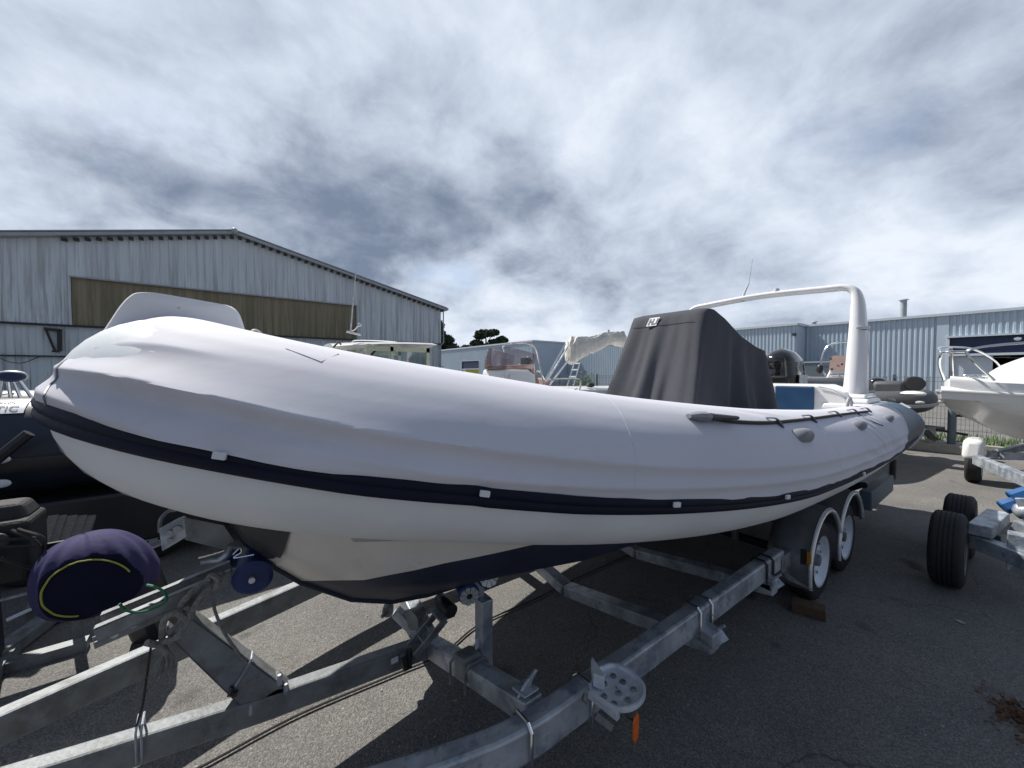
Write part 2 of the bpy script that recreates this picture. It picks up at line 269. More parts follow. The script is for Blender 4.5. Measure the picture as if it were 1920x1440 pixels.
# ------------------------------------------------------------------ mesh helpers
WL = {}     # world location of each object, to place children
class MB:
    def __init__(s): s.v = []; s.f = []; s.m = []; s.cur = 0
    def add(s, vs, fs):
        b = len(s.v); s.v += [Vector(p) for p in vs]; s.f += [tuple(i+b for i in f) for f in fs]; s.m += [s.cur]*len(fs); return s
    def box(s, c, size, rot=None, taper=None):
        hx, hy, hz = [a/2 for a in size]; pts = []
        for z in (-1, 1):
            k = 1 if (z < 0 or not taper) else taper
            for x, y in ((-1, -1), (1, -1), (1, 1), (-1, 1)): pts.append(Vector((x*hx*k, y*hy*k, z*hz)))
        if rot is not None: pts = [rot @ p for p in pts]
        return s.add([Vector(c)+p for p in pts], [(3, 2, 1, 0), (4, 5, 6, 7), (0, 1, 5, 4), (1, 2, 6, 5), (2, 3, 7, 6), (3, 0, 4, 7)])
    def beam(s, a, b, w, h, up=(0, 0, 1), w2=None, h2=None):
        """rectangular bar whose TOP centre line runs a-b"""
        a = Vector(a); b = Vector(b); d = (b-a).normalized(); up = Vector(up); sd = d.cross(up).normalized(); up = sd.cross(d)
        pts = []
        for p, ww, hh in ((a, w, h), (b, w2 or w, h2 or h)):
            pts += [p-sd*ww/2-up*hh, p+sd*ww/2-up*hh, p+sd*ww/2, p-sd*ww/2]
        return s.add(pts, [(0, 1, 2, 3), (7, 6, 5, 4), (0, 4, 5, 1), (1, 5, 6, 2), (2, 6, 7, 3), (3, 7, 4, 0)])
    def bar(s, pts, w, h):
        """rectangular section swept along a polyline of TOP centres, horizontal mitres"""
        pts = [Vector(p) for p in pts]; vs = []; fs = []
        for i, p in enumerate(pts):
            t = (pts[min(i+1, len(pts)-1)]-pts[max(i-1, 0)]); t.z = 0; t.normalize(); sd = Vector((-t.y, t.x, 0))
            vs += [p-sd*w/2, p+sd*w/2, p+sd*w/2-Vector((0, 0, h)), p-sd*w/2-Vector((0, 0, h))]
        for i in range(len(pts)-1):
            for k in range(4): fs.append((i*4+k, i*4+(k+1) % 4, i*4+4+(k+1) % 4, i*4+4+k))
        n = len(pts)-1; fs += [(3, 2, 1, 0), (n*4, n*4+1, n*4+2, n*4+3)]
        return s.add(vs, fs)
    def tube(s, pts, r, n=10, cap=True, flat=None, up=(0, 0, 1)):
        pts = [Vector(p) for p in pts]; rs = r if isinstance(r, (list, tuple)) else [r]*len(pts)
        t = (pts[1]-pts[0]).normalized(); u = Vector(up); u = (u-t*u.dot(t))
        if u.length < 1e-3: u = Vector((1, 0, 0))-t*t.x
        u.normalize(); vs = []; fs = []
        for i, p in enumerate(pts):
            a = pts[min(i+1, len(pts)-1)]-pts[max(i-1, 0)]
            if a.length > 1e-9: t = a.normalized()
            u = (u-t*u.dot(t)); u.normalize(); w = t.cross(u)
            for k in range(n):
                q = 2*math.pi*k/n
                fa, fb = flat or (1, 1)
                vs.append(p+(u*math.cos(q)*fa+w*math.sin(q)*fb)*rs[i])
        for i in range(len(pts)-1):
            for k in range(n): fs.append((i*n+k, i*n+(k+1) % n, i*n+n+(k+1) % n, i*n+n+k))
        if cap: fs += [tuple(range(n-1, -1, -1)), tuple((len(pts)-1)*n+k for k in range(n))]
        return s.add(vs, fs)
    def grid(s, rows, closed_v=False):
        n = len(rows[0]); vs = [p for r in rows for p in r]; fs = []
        for i in range(len(rows)-1):
            for k in range(n if closed_v else n-1): fs.append((i*n+k, i*n+(k+1) % n, i*n+n+(k+1) % n, i*n+n+k))
        return s.add(vs, fs)
    def lathe(s, c, axis, prof, n=28):
        """prof = [(distance along axis, radius)]"""
        ax = Vector(axis).normalized(); a = Vector((0, 0, 1)) if abs(ax.z) < .9 else Vector((1, 0, 0)); u = (a-ax*a.dot(ax)).normalized(); w = ax.cross(u)
        rows = [[Vector(c)+ax*h+(u*math.cos(2*math.pi*k/n)+w*math.sin(2*math.pi*k/n))*r for k in range(n)] for h, r in prof]
        return s.grid(rows, True)
    def prism(s, poly, off):
        n = len(poly); off = Vector(off); vs = [Vector(p) for p in poly]+[Vector(p)+off for p in poly]
        return s.add(vs, [tuple(range(n-1, -1, -1)), tuple(range(n, 2*n))]+[(i, (i+1) % n, n+(i+1) % n, n+i) for i in range(n)])
    def ball(s, c, r, n=12, sc=(1, 1, 1)):
        rows = [[Vector(c)+Vector((math.sin(t)*math.cos(p)*sc[0], math.sin(t)*math.sin(p)*sc[1], math.cos(t)*sc[2]))*r for p in [2*math.pi*k/n for k in range(n)]] for t in [math.pi*(j+.001)/(n*.5)*.999 for j in range(n//2+1)]]
        return s.grid(rows, True)
    def build(s, name, mats, parent=None, smooth=False, bevel=0, ang=35, seg=2, solid=0, sub=0):
        me = bpy.data.meshes.new(name); loc = Vector((0, 0, 0))
        if parent is not None: loc = WL[parent.name]
        me.from_pydata([p-loc for p in s.v], [], s.f); me.validate(verbose=False)
        ms = mats if isinstance(mats, (list, tuple)) else [mats]
        for m in ms: me.materials.append(MT[m] if isinstance(m, str) else m)
        if len(ms) > 1 and len(me.polygons) == len(s.m): me.polygons.foreach_set('material_index', s.m)
        bm = bmesh.new(); bm.from_mesh(me); bmesh.ops.recalc_face_normals(bm, faces=bm.faces); bm.to_mesh(me); bm.free()
        if smooth:
            me.polygons.foreach_set('use_smooth', [True]*len(me.polygons)); me.set_sharp_from_angle(angle=R(ang))
        o = bpy.data.objects.new(name, me); COL.objects.link(o)
        if parent is not None: o.parent = parent
        WL[o.name] = loc
        if solid: md = o.modifiers.new('thick', 'SOLIDIFY'); md.thickness = solid; md.offset = 0
        if bevel: md = o.modifiers.new('bevel', 'BEVEL'); md.width = bevel; md.segments = seg; md.limit_method = 'ANGLE'; md.angle_limit = R(40)
        if sub: md = o.modifiers.new('sub', 'SUBSURF'); md.levels = sub; md.render_levels = sub
        return o
def tag(o, label=None, cat=None, group=None, kind=None):
    if label: o['label'] = label
    if cat: o['category'] = cat
    if group: o['group'] = group
    if kind: o['kind'] = kind
    return o
def thing(name, label, cat, loc, group=None):
    o = bpy.data.objects.new(name, None); COL.objects.link(o); o.location = loc; o.empty_display_size = .2
    WL[o.name] = Vector(loc); return tag(o, label, cat, group)
def spline(P, n=12):
    P = [Vector(p) for p in P]; Q = [P[0]*2-P[1]]+P+[P[-1]*2-P[-2]]; out = []
    for i in range(1, len(Q)-2):
        a, b, c, d = Q[i-1:i+3]
        for k in range(n):
            t = k/n; out.append(.5*((2*b)+(c-a)*t+(2*a-5*b+4*c-d)*t*t+(3*b-a-3*c+d)*t**3))
    out.append(P[-1]); return out
def lerp(xs, ys, x):
    if x <= xs[0]: return ys[0]
    for i in range(1, len(xs)):
        if x <= xs[i]: return ys[i-1]+(ys[i]-ys[i-1])*(x-xs[i-1])/(xs[i]-xs[i-1])
    return ys[-1]
def sst(a, b, x):
    t = max(0, min(1, (x-a)/(b-a))); return t*t*(3-2*t)
def text_part(body, size, mat_, parent, loc, xdir, ydir, name='lettering', depth=.001):
    cu = bpy.data.curves.new(name, 'FONT'); cu.body = body; cu.size = size; cu.extrude = depth; cu.align_x = 'CENTER'; cu.align_y = 'CENTER'
    tmp = bpy.data.objects.new('t', cu); COL.objects.link(tmp)
    dg = bpy.context.evaluated_depsgraph_get(); dg.update()
    me = bpy.data.meshes.new_from_object(tmp.evaluated_get(dg)); bpy.data.objects.remove(tmp)
    x = Vector(xdir).normalized(); y = Vector(ydir); y = (y-x*y.dot(x)).normalized(); z = x.cross(y)
    M_ = Matrix((x, y, z)).transposed().to_4x4(); L = WL[parent.name] if parent else Vector((0, 0, 0)); M_.translation = Vector(loc)-L
    me.transform(M_); me.materials.clear(); me.materials.append(MT[mat_]); me.name = name
    o = bpy.data.objects.new(name, me); COL.objects.link(o); o.parent = parent; WL[o.name] = L; return o
# ------------------------------------------------------------------ ground
g = MB(); g.add([(-300, -300, 0), (400, -300, 0), (400, 500, 0), (-300, 500, 0)], [(0, 1, 2, 3)])
tag(g.build('ground', 'asphalt'), kind='structure')
# ------------------------------------------------------------------ sheds and warehouses
def corr(mb, a, b, zb, zt, nrm, pitch, depth, duty=.5, nz=1):
    """trapezoidal sheet from a to b (xy), zb/zt = functions of distance or numbers"""
    a = Vector((*a, 0)); b = Vector((*b, 0)); Lg = (b-a).length; d = (b-a)/Lg; n = Vector((*nrm, 0)); xs = []; x = 0
    e = pitch*.12
    while x < Lg:
        xs += [(x, 0), (x+pitch*duty-e, 0), (x+pitch*duty, 1), (x+pitch-e, 1)]; x += pitch
    xs = [(q, k) for q, k in xs if q < Lg]+[(Lg, 0)]
    rows = []
    F = lambda f, q: f(q) if callable(f) else f
    for q, k in xs:
        base = a+d*q+n*depth*k; lo = F(zb, q); hi = F(zt, q)
        rows.append([base+Vector((0, 0, lo+(hi-lo)*j/nz)) for j in range(nz+1)])
    mb.grid(rows)
SY = 20.4; RU = .51
def roofz(u): return 7.7-.227*abs(u-RU)
shed = thing('shed', 'aged white clad shed with a long mossy brown panel in its pitched gable', 'shed', (RU, SY, 0))
m = MB()
corr(m, (-9.2, SY), (-4.25, SY), 3.38, lambda q: roofz(-9.2+q)-.05, (0, -1), .28, .022)
corr(m, (-4.25, SY), (5.49, SY), 5.12, lambda q: roofz(-4.25+q)-.05, (0, -1), .28, .022)
corr(m, (5.49, SY), (10.2, SY), 3.38, lambda q: roofz(5.49+q)-.05, (0, -1), .28, .022)
m.build('wall', 'shed', shed)
m = MB(); corr(m, (-9.2, SY+.05), (10.2, SY+.05), 0, 3.36, (0, -1), .33, .03); m.build('lower_wall', 'shedlow', shed)
m = MB(); corr(m, (-4.25, SY+.06), (5.49, SY+.06), 3.40, 5.12, (0, -1), .33, .012); tag(m.build('wall_panel', 'moss', shed), 'mossy brown panel')
m = MB(); m.beam((-9.3, SY-.05, 3.42), (10.25, SY-.05, 3.42), .10, .07); m.beam((-9.3, SY-.03, 2.32), (4.8, SY-.03, 2.32), .07, .05)
m.beam((-9.3, SY-.05, 3.39), (-9.3, SY-.05, 0), .06, .06, up=(0, 1, 0)); m.build('ledge', 'black', shed)
m = MB(); m.beam((-4.27, SY-.04, 5.16), (5.5, SY-.04, 5.16), .06, .05); m.beam((5.5, SY-.04, 3.4), (5.5, SY-.04, 5.16), .05, .05, up=(0, -1, 0)); m.build('panel_trim', 'trim', shed)
for s_, x1 in ((-1, -9.5), (1, 10.45)):
    m = MB(); m.beam((RU, SY-.16, roofz(RU)+.02), (x1, SY-.16, roofz(x1)+.02), .24, .13); m.build('verge_trim', 'trim', shed, bevel=.02)
for i in range(17, 70):
    u = -9.2+i*.28
    if u < 10.2: m = MB(); m.box((u+.1, SY-.1, roofz(u)-.19), (.13, .16, .1)); m.build('sheet_end', 'black', shed)
m = MB(); m.ball((RU, SY-.3, roofz(RU)), .13); m.build('ridge_cap', 'trim', shed, smooth=True)
m = MB()
m.add([(RU, SY-.3, 7.75), (10.45, SY-.3, roofz(10.45)+.05), (10.45, SY+32, roofz(10.45)+.05), (RU, SY+32, 7.75), (-9.6, SY-.3, roofz(-9.6)+.05), (-9.6, SY+32, roofz(-9.6)+.05)], [(0, 1, 2, 3), (0, 3, 5, 4)])
m.build('roof', 'roofm', shed, solid=.04)
m = MB(); corr(m, (10.2, SY), (10.2, SY+32), 0, 5.45, (1, 0), .28, .022); m.build('side_wall', 'shed', shed); m = MB(); corr(m, (-9.2, SY), (-9.2, SY+32), 0, 5.45, (-1, 0), .28, .022); m.build('side_wall', 'shed', shed)
m = MB(); m.tube([(10.5, SY-.25, 5.42), (10.5, SY+32, 5.42)], .08); m.tube([(10.32, SY-.08, 5.4), (10.32, SY-.08, 3.5), (10.12, SY-.1, 3.3), (10.12, SY-.1, 2.1), (10.3, SY-.1, 2.1)], .035, n=8); m.build('gutter', 'trim', shed, smooth=True)
m = MB(); p = at(84, 614, v=SY-.1); q = at(111, 617, v=SY-.1); r_ = at(111, 658, v=SY-.1); s_ = at(98, 657, v=SY-.1)
m.beam(p, q, .1, .1); m.beam(q, r_, .1, .1, up=(0, -1, 0)); m.beam(r_, s_, .1, .06); m.beam(p, s_+Vector((.05, 0, 0)), .06, .06, up=(0, -1, 0)); m.build('wall_bracket', 'black', shed)
m = MB(); m.tube(spline([at(0, 672, v=SY-.12), at(20, 679, v=SY-.12), at(45, 680, v=SY-.12), at(75, 668, v=SY-.12)], 6), .012, n=5); m.build('hanging_cable', 'cord', shed)

wa = thing('warehouse', 'distant pale blue ribbed warehouse with a yellow door under a navy header', 'warehouse', (33, 60, 0))
d0, d1 = 52.4, 58.2
m = MB()
corr(m, (33, 39.1), (33, d0), 0, 6.0, (-1, 0), .30, .05); corr(m, (33, d0), (33, d1), 3.8, 6.0, (-1, 0), .30, .05); corr(m, (33, d1), (33, 100), 0, 6.0, (-1, 0), .30, .05)
m.add([(33, 39.1, 0), (39.6, 39.1, 0), (39.6, 39.1, 5.98), (33, 39.1, 5.98)], [(0, 1, 2, 3)])
m.build('wall', 'clad', wa)
m = MB(); m.beam((32.95, 39.0, 6.12), (32.95, 100, 6.12), .22, .2); m.beam((33, 39.02, 6.117), (39.6, 39.02, 6.117), .18, .2); m.build('roof_trim', 'cladtrim', wa)
m = MB(); m.add([(33, 39.1, 6.0), (60, 39.1, 6.0), (60, 100, 6.0), (33, 100, 6.0)], [(0, 1, 2, 3)]); m.build('roof', 'roofm', wa)
m = MB(); m.box((33.1, (d0+d1)/2, 3.1), (.1, d1-d0, 1.35)); m.build('door_header', 'navyp', wa)
m = MB(); m.box((33.15, (d0+d1)/2-.7, 1.2), (.1, d1-d0-1.5, 2.4)); tag(m.build('door', 'ydoor', wa), 'yellow door')
m = MB(); m.box((33.1, d1-.7, 1.2), (.12, 1.4, 2.38)); m.box((33.02, (d0+d1)/2, 2.42), (.12, d1-d0, .12)); m.box((32.96, d0, 1.9), (.1, .12, 3.8)); m.box((32.96, d1, 1.9), (.1, .12, 3.8)); m.build('door_frame', 'cladtrim', wa)

wb = thing('warehouse', 'long pale blue ribbed warehouse on the right with a big open navy topped doorway', 'warehouse', (40, 5, 0))
UC = 41.8; hC = 5.95; y1 = 3.2; y0 = -4.5
m = MB()
corr(m, (39.5, 11.7), (39.5, 39.1), 0, 5.9, (-1, 0), .29, .06)
m.add([(39.5, 11.7, 0), (UC, 11.7, 0), (UC, 11.7, 5.9), (39.5, 11.7, 5.9)], [(0, 1, 2, 3)])
corr(m, (UC, y1+.6), (UC, 11.7), 0, 5.9, (-1, 0), .29, .06); corr(m, (UC, y0), (UC, y1), 4.32, 5.9, (-1, 0), .29, .06); corr(m, (UC, -45), (UC, y0), 0, 5.9, (-1, 0), .29, .06)
m.add([(UC-.08, y1, 0), (UC-.08, y1+.6, 0), (UC-.08, y1+.6, 5.89), (UC-.08, y1, 5.89)], [(0, 1, 2, 3)])
m.build('wall', 'clad', wb)
m = MB(); m.beam((39.42, 11.6, 6.02), (39.42, 39.0, 6.02), .22, .18); m.beam((39.4, 11.62, 6.017), (UC, 11.62, 6.017), .18, .18); m.beam((UC-.1, -45, 6.025), (UC-.1, 11.6, 6.025), .22, .18); m.beam((UC-.15, y0, 4.36), (UC-.15, y1+.1, 4.36), .2, .12)
m.beam((UC-.12, y1+.02, 0), (UC-.12, y1+.02, 4.2), .12, .1, up=(-1, 0, 0)); m.beam((UC-.11, 11.55, 0), (UC-.11, 11.55, 5.8), .1, .1, up=(-1, 0, 0)); m.build('roof_trim', 'cladtrim', wb)
m = MB(); m.add([(39.5, 11.7, 5.9), (60, 11.7, 5.9), (60, 39.1, 5.9), (39.5, 39.1, 5.9)], [(0, 1, 2, 3)]); m.add([(UC, -45, 5.92), (60, -45, 5.92), (60, 11.7, 5.92), (UC, 11.7, 5.92)], [(0, 1, 2, 3)]); m.build('roof', 'roofm', wb)
m = MB(); m.box((UC+.1, (y0+y1)/2, 3.68), (.1, y1-y0, 1.18)); m.build('door_header', 'navyp', wb)
m = MB(); m.tube([(UC, 0.2, 3.95), (UC-.18, 0.2, 3.95)], .13, n=12); m.box((UC-.2, .2, 3.97), (.1, .3, .12)); m.build('wall_lamp', 'cladtrim', wb)
m = MB(); m.box((UC+.0, (y0+y1)/2, 3.0), (.25, y1-y0, .16)); m.box((UC+.3, y1-1.0, 1.45), (.1, 2.0, 2.9)); m.build('door_frame', 'cladtrim', wb)
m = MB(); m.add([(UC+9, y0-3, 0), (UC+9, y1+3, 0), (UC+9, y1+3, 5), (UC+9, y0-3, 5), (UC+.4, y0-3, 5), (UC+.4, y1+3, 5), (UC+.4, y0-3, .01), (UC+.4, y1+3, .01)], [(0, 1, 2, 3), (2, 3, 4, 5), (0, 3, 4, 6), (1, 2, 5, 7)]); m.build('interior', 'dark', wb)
for k, (yy, ux) in enumerate(((1.0, 3), (0.2, 5), (-1.2, 3))):
    m = MB(); m.box((UC+ux, yy, 2.85), (.12, 1.0, .06)); m.build('strip_light', 'cladtrim', wb)
for (px, py0, py1, rr, dd) in ((1690, 562, 600, .20, 30.5), (1420+100, 604, 616, .16, 34.5)):
    r = ray(px, py0); p = Vector((0, 0, CH))+r*(dd/ (r.dot(FH)))
    m = MB(); m.tube([(p.x+1, p.y, 5.8), (p.x+1, p.y, p.z+.1)], rr, n=14); m.tube([(p.x+1, p.y, p.z+.08), (p.x+1, p.y, p.z+.16)], [rr*1.7, rr*1.2], n=14); m.build('flue', 'trim', wb, smooth=True)
m = MB(); p = at(1489, 627, u=39.35); m.box(p, (.3, .22, .2)); m.build('camera_box', 'black', wb)
m = MB(); p = at(1550, 680, u=38.5); q = at(1500, 680, u=38.5); m.tube([(38.4, p.y-1.5, 2.55), (38.4, q.y, 2.55)], .12, n=8); m.box((39.1, (p.y+q.y)/2-.6, 1.2), (.3, 3.2, 2.2)); m.build('loading_bay', 'post', wb)

# ------------------------------------------------------------------ trees
def tree(label, loc, clumps, trunk, leafsize, n, limbs):
    t = thing('pine_tree', label, 'tree', loc)
    m = MB(); L = Vector(loc)
    m.tube([L+Vector(p) for p in trunk[0]], trunk[1], n=8)
    for a, b, r in limbs: m.tube([L+Vector(a), L+(Vector(a)+Vector(b))/2+Vector((0, 0, .3)), L+Vector(b)], [r, r*.7, r*.35], n=6)
    m.build('trunk', 'bark', t, smooth=True)
    m = MB(); rnd = random.Random(5)
    for (c, r, w) in clumps:
        for i in range(int(n*w)):
            while True:
                q = Vector((rnd.uniform(-1, 1), rnd.uniform(-1, 1), rnd.uniform(-1, 1)))
                if .25 < q.length < 1: break
            if rnd.random() < .3*(1-q.length): continue
            p = L+Vector(c)+Vector((q.x*r[0], q.y*r[1], q.z*r[2])); s = leafsize*rnd.uniform(.5, 1.4)
            d1 = Vector((rnd.gauss(0, 1), rnd.gauss(0, 1), rnd.gauss(0, .6))).normalized(); d2 = d1.cross(Vector((rnd.gauss(0, 1), rnd.gauss(0, 1), rnd.gauss(0, 1)))).normalized()
            m.add([p-d1*s, p+d2*s*.55, p+d1*s, p-d2*s*.55], [(0, 1, 2, 3)])
    m.build('crown', 'needles', t); return t
def far(px, d): r = ray(px, 700); k = d/r.dot(FH); return (r.x*k, r.y*k, 0)
rnd = random.Random(11)
R3 = RT
def off(a, z): return (RT.x*a, RT.y*a, z)
cl = []
for a, z, ra, rz, w in ((-4.5, 8.9, 2.4, .7, .6), (-2.4, 10.2, 1.9, .9, .6), (0, 12.9, 3.0, 1.0, 1.3), (2.2, 13.1, 1.8, .9, .7), (-1.6, 12.0, 1.7, .8, .5), (4.6, 11.0, 1.9, 1.1, .9), (2.6, 10.6, 1.8, .7, .6), (6.2, 9.2, 1.3, .7, .3), (0.6, 9.4, 2.6, .7, .6), (-5.6, 8.6, 1.1, .5, .2), (3.8, 9.2, 1.6, .6, .4)):
    cl.append((off(a, z), (ra, ra, rz), w))
tree('flat topped umbrella pine standing beyond the distant warehouse roof', far(910, 108), cl, ([(0, 0, 0), off(-.3, 6), off(.3, 9), off(.1, 12.5)], [.5, .4, .3, .12]), .42, 900,
     [(off(0, 7.5), off(-4.3, 8.9), .2), (off(.2, 8.5), off(4.8, 10.8), .22), (off(.2, 9), off(-2.3, 11.5), .18), (off(.2, 9.5), off(2.4, 12.8), .16)])
cl = [(off(a, z), (r, r, rz), w) for a, z, r, rz, w in ((0, 14.0, 1.0, 1.3, .4), (-.6, 12, 2.0, 1.4, .8), (1.2, 10.4, 2.4, 1.4, 1), (-1.5, 9, 3, 1.6, 1.2), (2.6, 8.2, 2.6, 1.4, 1), (0, 6.5, 4.6, 2, 1.6))]
tree('dark conical pine half hidden behind the right corner of the aged shed', far(826, 100), cl, ([(0, 0, 0), (0, 0, 14)], [.5, .1]), .4, 900, [])
# ------------------------------------------------------------------ mesh fence and verge
FX = 14.0
fn = thing('mesh_fence', 'welded wire mesh fence running behind the parked boats', 'fence', (FX, 4, 0))
m = MB()
y = -8.0
while y < 22: m.box((FX, y, .87), (.008, .008, 1.5)); y += .065
for z in (.14, .34, .6, .9, 1.2, 1.5, 1.6): m.box((FX+.010, 7, z), (.008, 30, .009))
m.build('mesh_panel', 'wire', fn)
for k in range(12):
    m = MB(); m.box((FX+.05, -8+k*2.5, .84), (.06, .06, 1.66)); m.build('post', 'post', fn)
m = MB(); rnd = random.Random(3)
for i in range(7000):
    x = FX+rnd.uniform(-.35, 1.6); y = rnd.uniform(-8, 22); h = rnd.uniform(.05, .24); a = rnd.uniform(0, 6.28); dx, dy = math.cos(a)*.014, math.sin(a)*.014; lx, ly = rnd.uniform(-.06, .06), rnd.uniform(-.06, .06)
    m.add([(x-dx, y-dy, 0), (x+dx, y+dy, 0), (x+lx, y+ly, h)], [(0, 1, 2)])
tag(m.build('grass', 'grass'), kind='stuff')
m = MB(); m.box((FX-.5, 7, .05), (.14, 30, .1)); tag(m.build('kerb', 'conc', bevel=.01), kind='structure')
p = at(1095, 716, u=18)
m = MB(); rnd = random.Random(9)
for i in range(900):
    q = Vector((rnd.gauss(0, .34), rnd.gauss(0, .34), rnd.gauss(0, .26))); c_ = p+q-Vector((0, 0, .05)); s = rnd.uniform(.03, .08)
    d1 = Vector((rnd.gauss(0, 1), rnd.gauss(0, 1), rnd.gauss(0, 1))).normalized(); d2 = d1.orthogonal().normalized()
    m.add([c_-d1*s, c_+d2*s*.6, c_+d1*s, c_-d2*s*.6], [(0, 1, 2, 3)])
for i in range(8):
    m.tube([(p.x+random.uniform(-.1, .1), p.y+random.uniform(-.1, .1), 0), p+Vector((random.uniform(-.3, .3), random.uniform(-.3, .3), 0))], [.02, .006], n=5)
tag(m.build('shrub', 'leaf'), 'small leafy shrub behind the white open boat left of the charcoal console cover', 'shrub')
# ------------------------------------------------------------------ the big covered inflatable boat
VC = 1.92
UB, U1, WW, PP, QQ = -0.2058, 1.749, 1.0123, 0.8391, 2.3903
def tz(u): return 1.0245+.0065*u+.0099*(u-6)**2+.2015*math.exp(-(u-UB)/.9493)
NB, NS = 90, 70
def half_path():
    P = []
    for i in range(NB+1):
        s = (i/NB)**2; u = UB+(U1-UB)*s; P.append(Vector((u, WW*(1-(1-s)**PP)**(1/QQ), tz(u))))
    for i in range(1, NS+1):
        u = U1+(6.15-U1)*i/NS; P.append(Vector((u, WW-.07*((u-U1)/(6.15-U1))**2, tz(u))))
    # even out spacing
    return P
def resample(P, n):
    d = [0]
    for a, b in zip(P, P[1:]): d.append(d[-1]+(b-a).length)
    out = []; j = 0
    for i in range(n):
        x = d[-1]*i/(n-1)
        while j < len(d)-2 and d[j+1] < x: j += 1
        t = (x-d[j])/max(1e-9, d[j+1]-d[j]); out.append(P[j].lerp(P[j+1], t))
    return out
HP = resample(half_path(), 240)
for p in HP: p.x += .055*math.exp(-((p.x-UB)/.22))              # bow centre -> stern, x=u, y=half beam, z
_h = [p.copy() for p in HP]
for i in range(20, len(HP)):
    w_ = min(26, i-18, len(HP)-1-i); seg_ = _h[i-w_:i+w_+1]; HP[i] = sum(seg_, Vector())/len(seg_)
def frame(i):
    a = HP[max(0, i-1)]; b = HP[min(len(HP)-1, i+1)]
    T = (b-a) if i > 0 else Vector((0, 1, 0)); T.normalize()
    N = Vector((-T.y, T.x, 0)).normalized()     # outward in (u, w) space
    B = T.cross(N)
    if B.z < 0: B = -B
    return T, N, B
FR = [frame(i) for i in range(len(HP))]
def tr(u): return .30-.0133*math.exp(-(u-UB)/.8)
def surf(i, th, side, rad):
    """th degrees: 0 = straight out, 90 = up; side -1 near, +1 far"""
    T, N, B = FR[i]; t = R(th); p = HP[i]+(N*math.cos(t)+B*math.sin(t))*rad
    return Vector((p.x, VC+side*p.y, p.z))
def rubth(u): return lerp([-.3, 0, .4, 1, 2.5, 6.2], [3.5, -2, -8, -12, -15, -14], u)
boat = thing('inflatable_boat', 'big rigid inflatable boat with its tube under a pale lilac grey cover', 'boat', (2.5, VC, 0))
# inflated tube, whole U
rows = []
idx = list(range(len(HP)-1, -1, -2))
path = [(i, 1) for i in idx]+[(i, -1) for i in reversed(idx)][1:]
m = MB()
for i, sd in path: rows.append([surf(i, 360*k/40, sd, tr(HP[i].x)) for k in range(40)])
m.grid(rows, True)
m.build('tube', 'tube', boat, smooth=True)
# tube ends past the cover (blue and grey panels, cone)
def cone(side):
    out = []
    for k in range(13):
        s = k/12; u = 6.15+.80*s; r = .305*(1-s**2.6*.70); c = Vector((u, VC+side*(.94+(.305-r)*.85), tz(6.15)))
        out.append([c+Vector((0, side*math.cos(R(a))*r, math.sin(R(a))*r)) for a in range(0, 360, 9)])
    return out
for sd in (-1, 1):
    m = MB(); rows = []
    for i in range(len(HP)):
        if HP[i].x > 4.6: rows.append([surf(i, 9*k, sd, .303) for k in range(40)])
    rows += cone(sd)
    n = 40; base = 0
    m.grid(rows, True)
    # colour: blue on the upper outer half, grey below
    m.m = []
    for i in range(len(rows)-1):
        for k in range(n): m.m.append(0 if 8 <= (k*9) % 360 <= 150 and i < len(rows)-4 else 1)
    m.m += []
    tail = m.build('tube_end', ['tail', 'tailg'], boat, smooth=True)
    if sd == -1:
        m = MB()
        for th in (-18, -30): m.tube([surf(i, th, -1, .308) for i in range(len(HP)) if HP[i].x > 5.7]+[Vector((6.15+.78*s, VC-.94-(.305*s**2.6*.7)*.85-.312*(1-s**2.6*.7)*math.cos(R(th)), tz(6.15)+.312*(1-s**2.6*.7)*math.sin(R(th)))) for s in (.3, .6, .9)], .012, n=6)
        m.build('rub_line', 'lightgrey', tail, smooth=True)
        q = [Vector((u_, VC-.94-.309*math.cos(R(a)), tz(6.15)+.309*math.sin(R(a)))) for u_, a in ((6.30, 66), (6.46, 66), (6.46, 48), (6.30, 48))]
        m = MB(); m.prism(q, (0, -.004, .004)); m.build('number_patch', 'sticker', tail)
        m = MB(); m.ball((6.96, VC-1.12, 1.05), .05); m.build('end_cap', 'black', tail, smooth=True)
# cover cloth
def on_base(px, py):
    best = None
    for i in range(0, len(HP)):
        for th in range(-24, 130):
            p = surf(i, th, -1, tr(HP[i].x)+.014); d = p-Vector((0, 0, CH)); dd = d.dot(FW)
            x = 960+FPX*d.dot(RT)/dd; y = 720-FPX*d.dot(UP)/dd; e = (x-px)**2+(y-py)**2
            if best is None or e < best[0]:
                if (p-Vector((HP[i].x, VC-HP[i].y, HP[i].z))).dot(d) < 0: best = (e, i, th)
    return best[1], best[2]
def ctab(P):
    q = sorted((i/len(HP)*7.6, th) for i, th in [on_base(x, y) for x, y in P]); a_, b_ = [a for a, b in q], [b for a, b in q]; b_ = [b_[0]]+[(b_[k-1]+2*b_[k]+b_[k+1])/4 for k in range(1, len(b_)-1)]+[b_[-1]]; s_ = spline([Vector((x, y, 0)) for x, y in zip(a_, b_)], 8); return [p.x for p in s_], [p.y for p in s_]
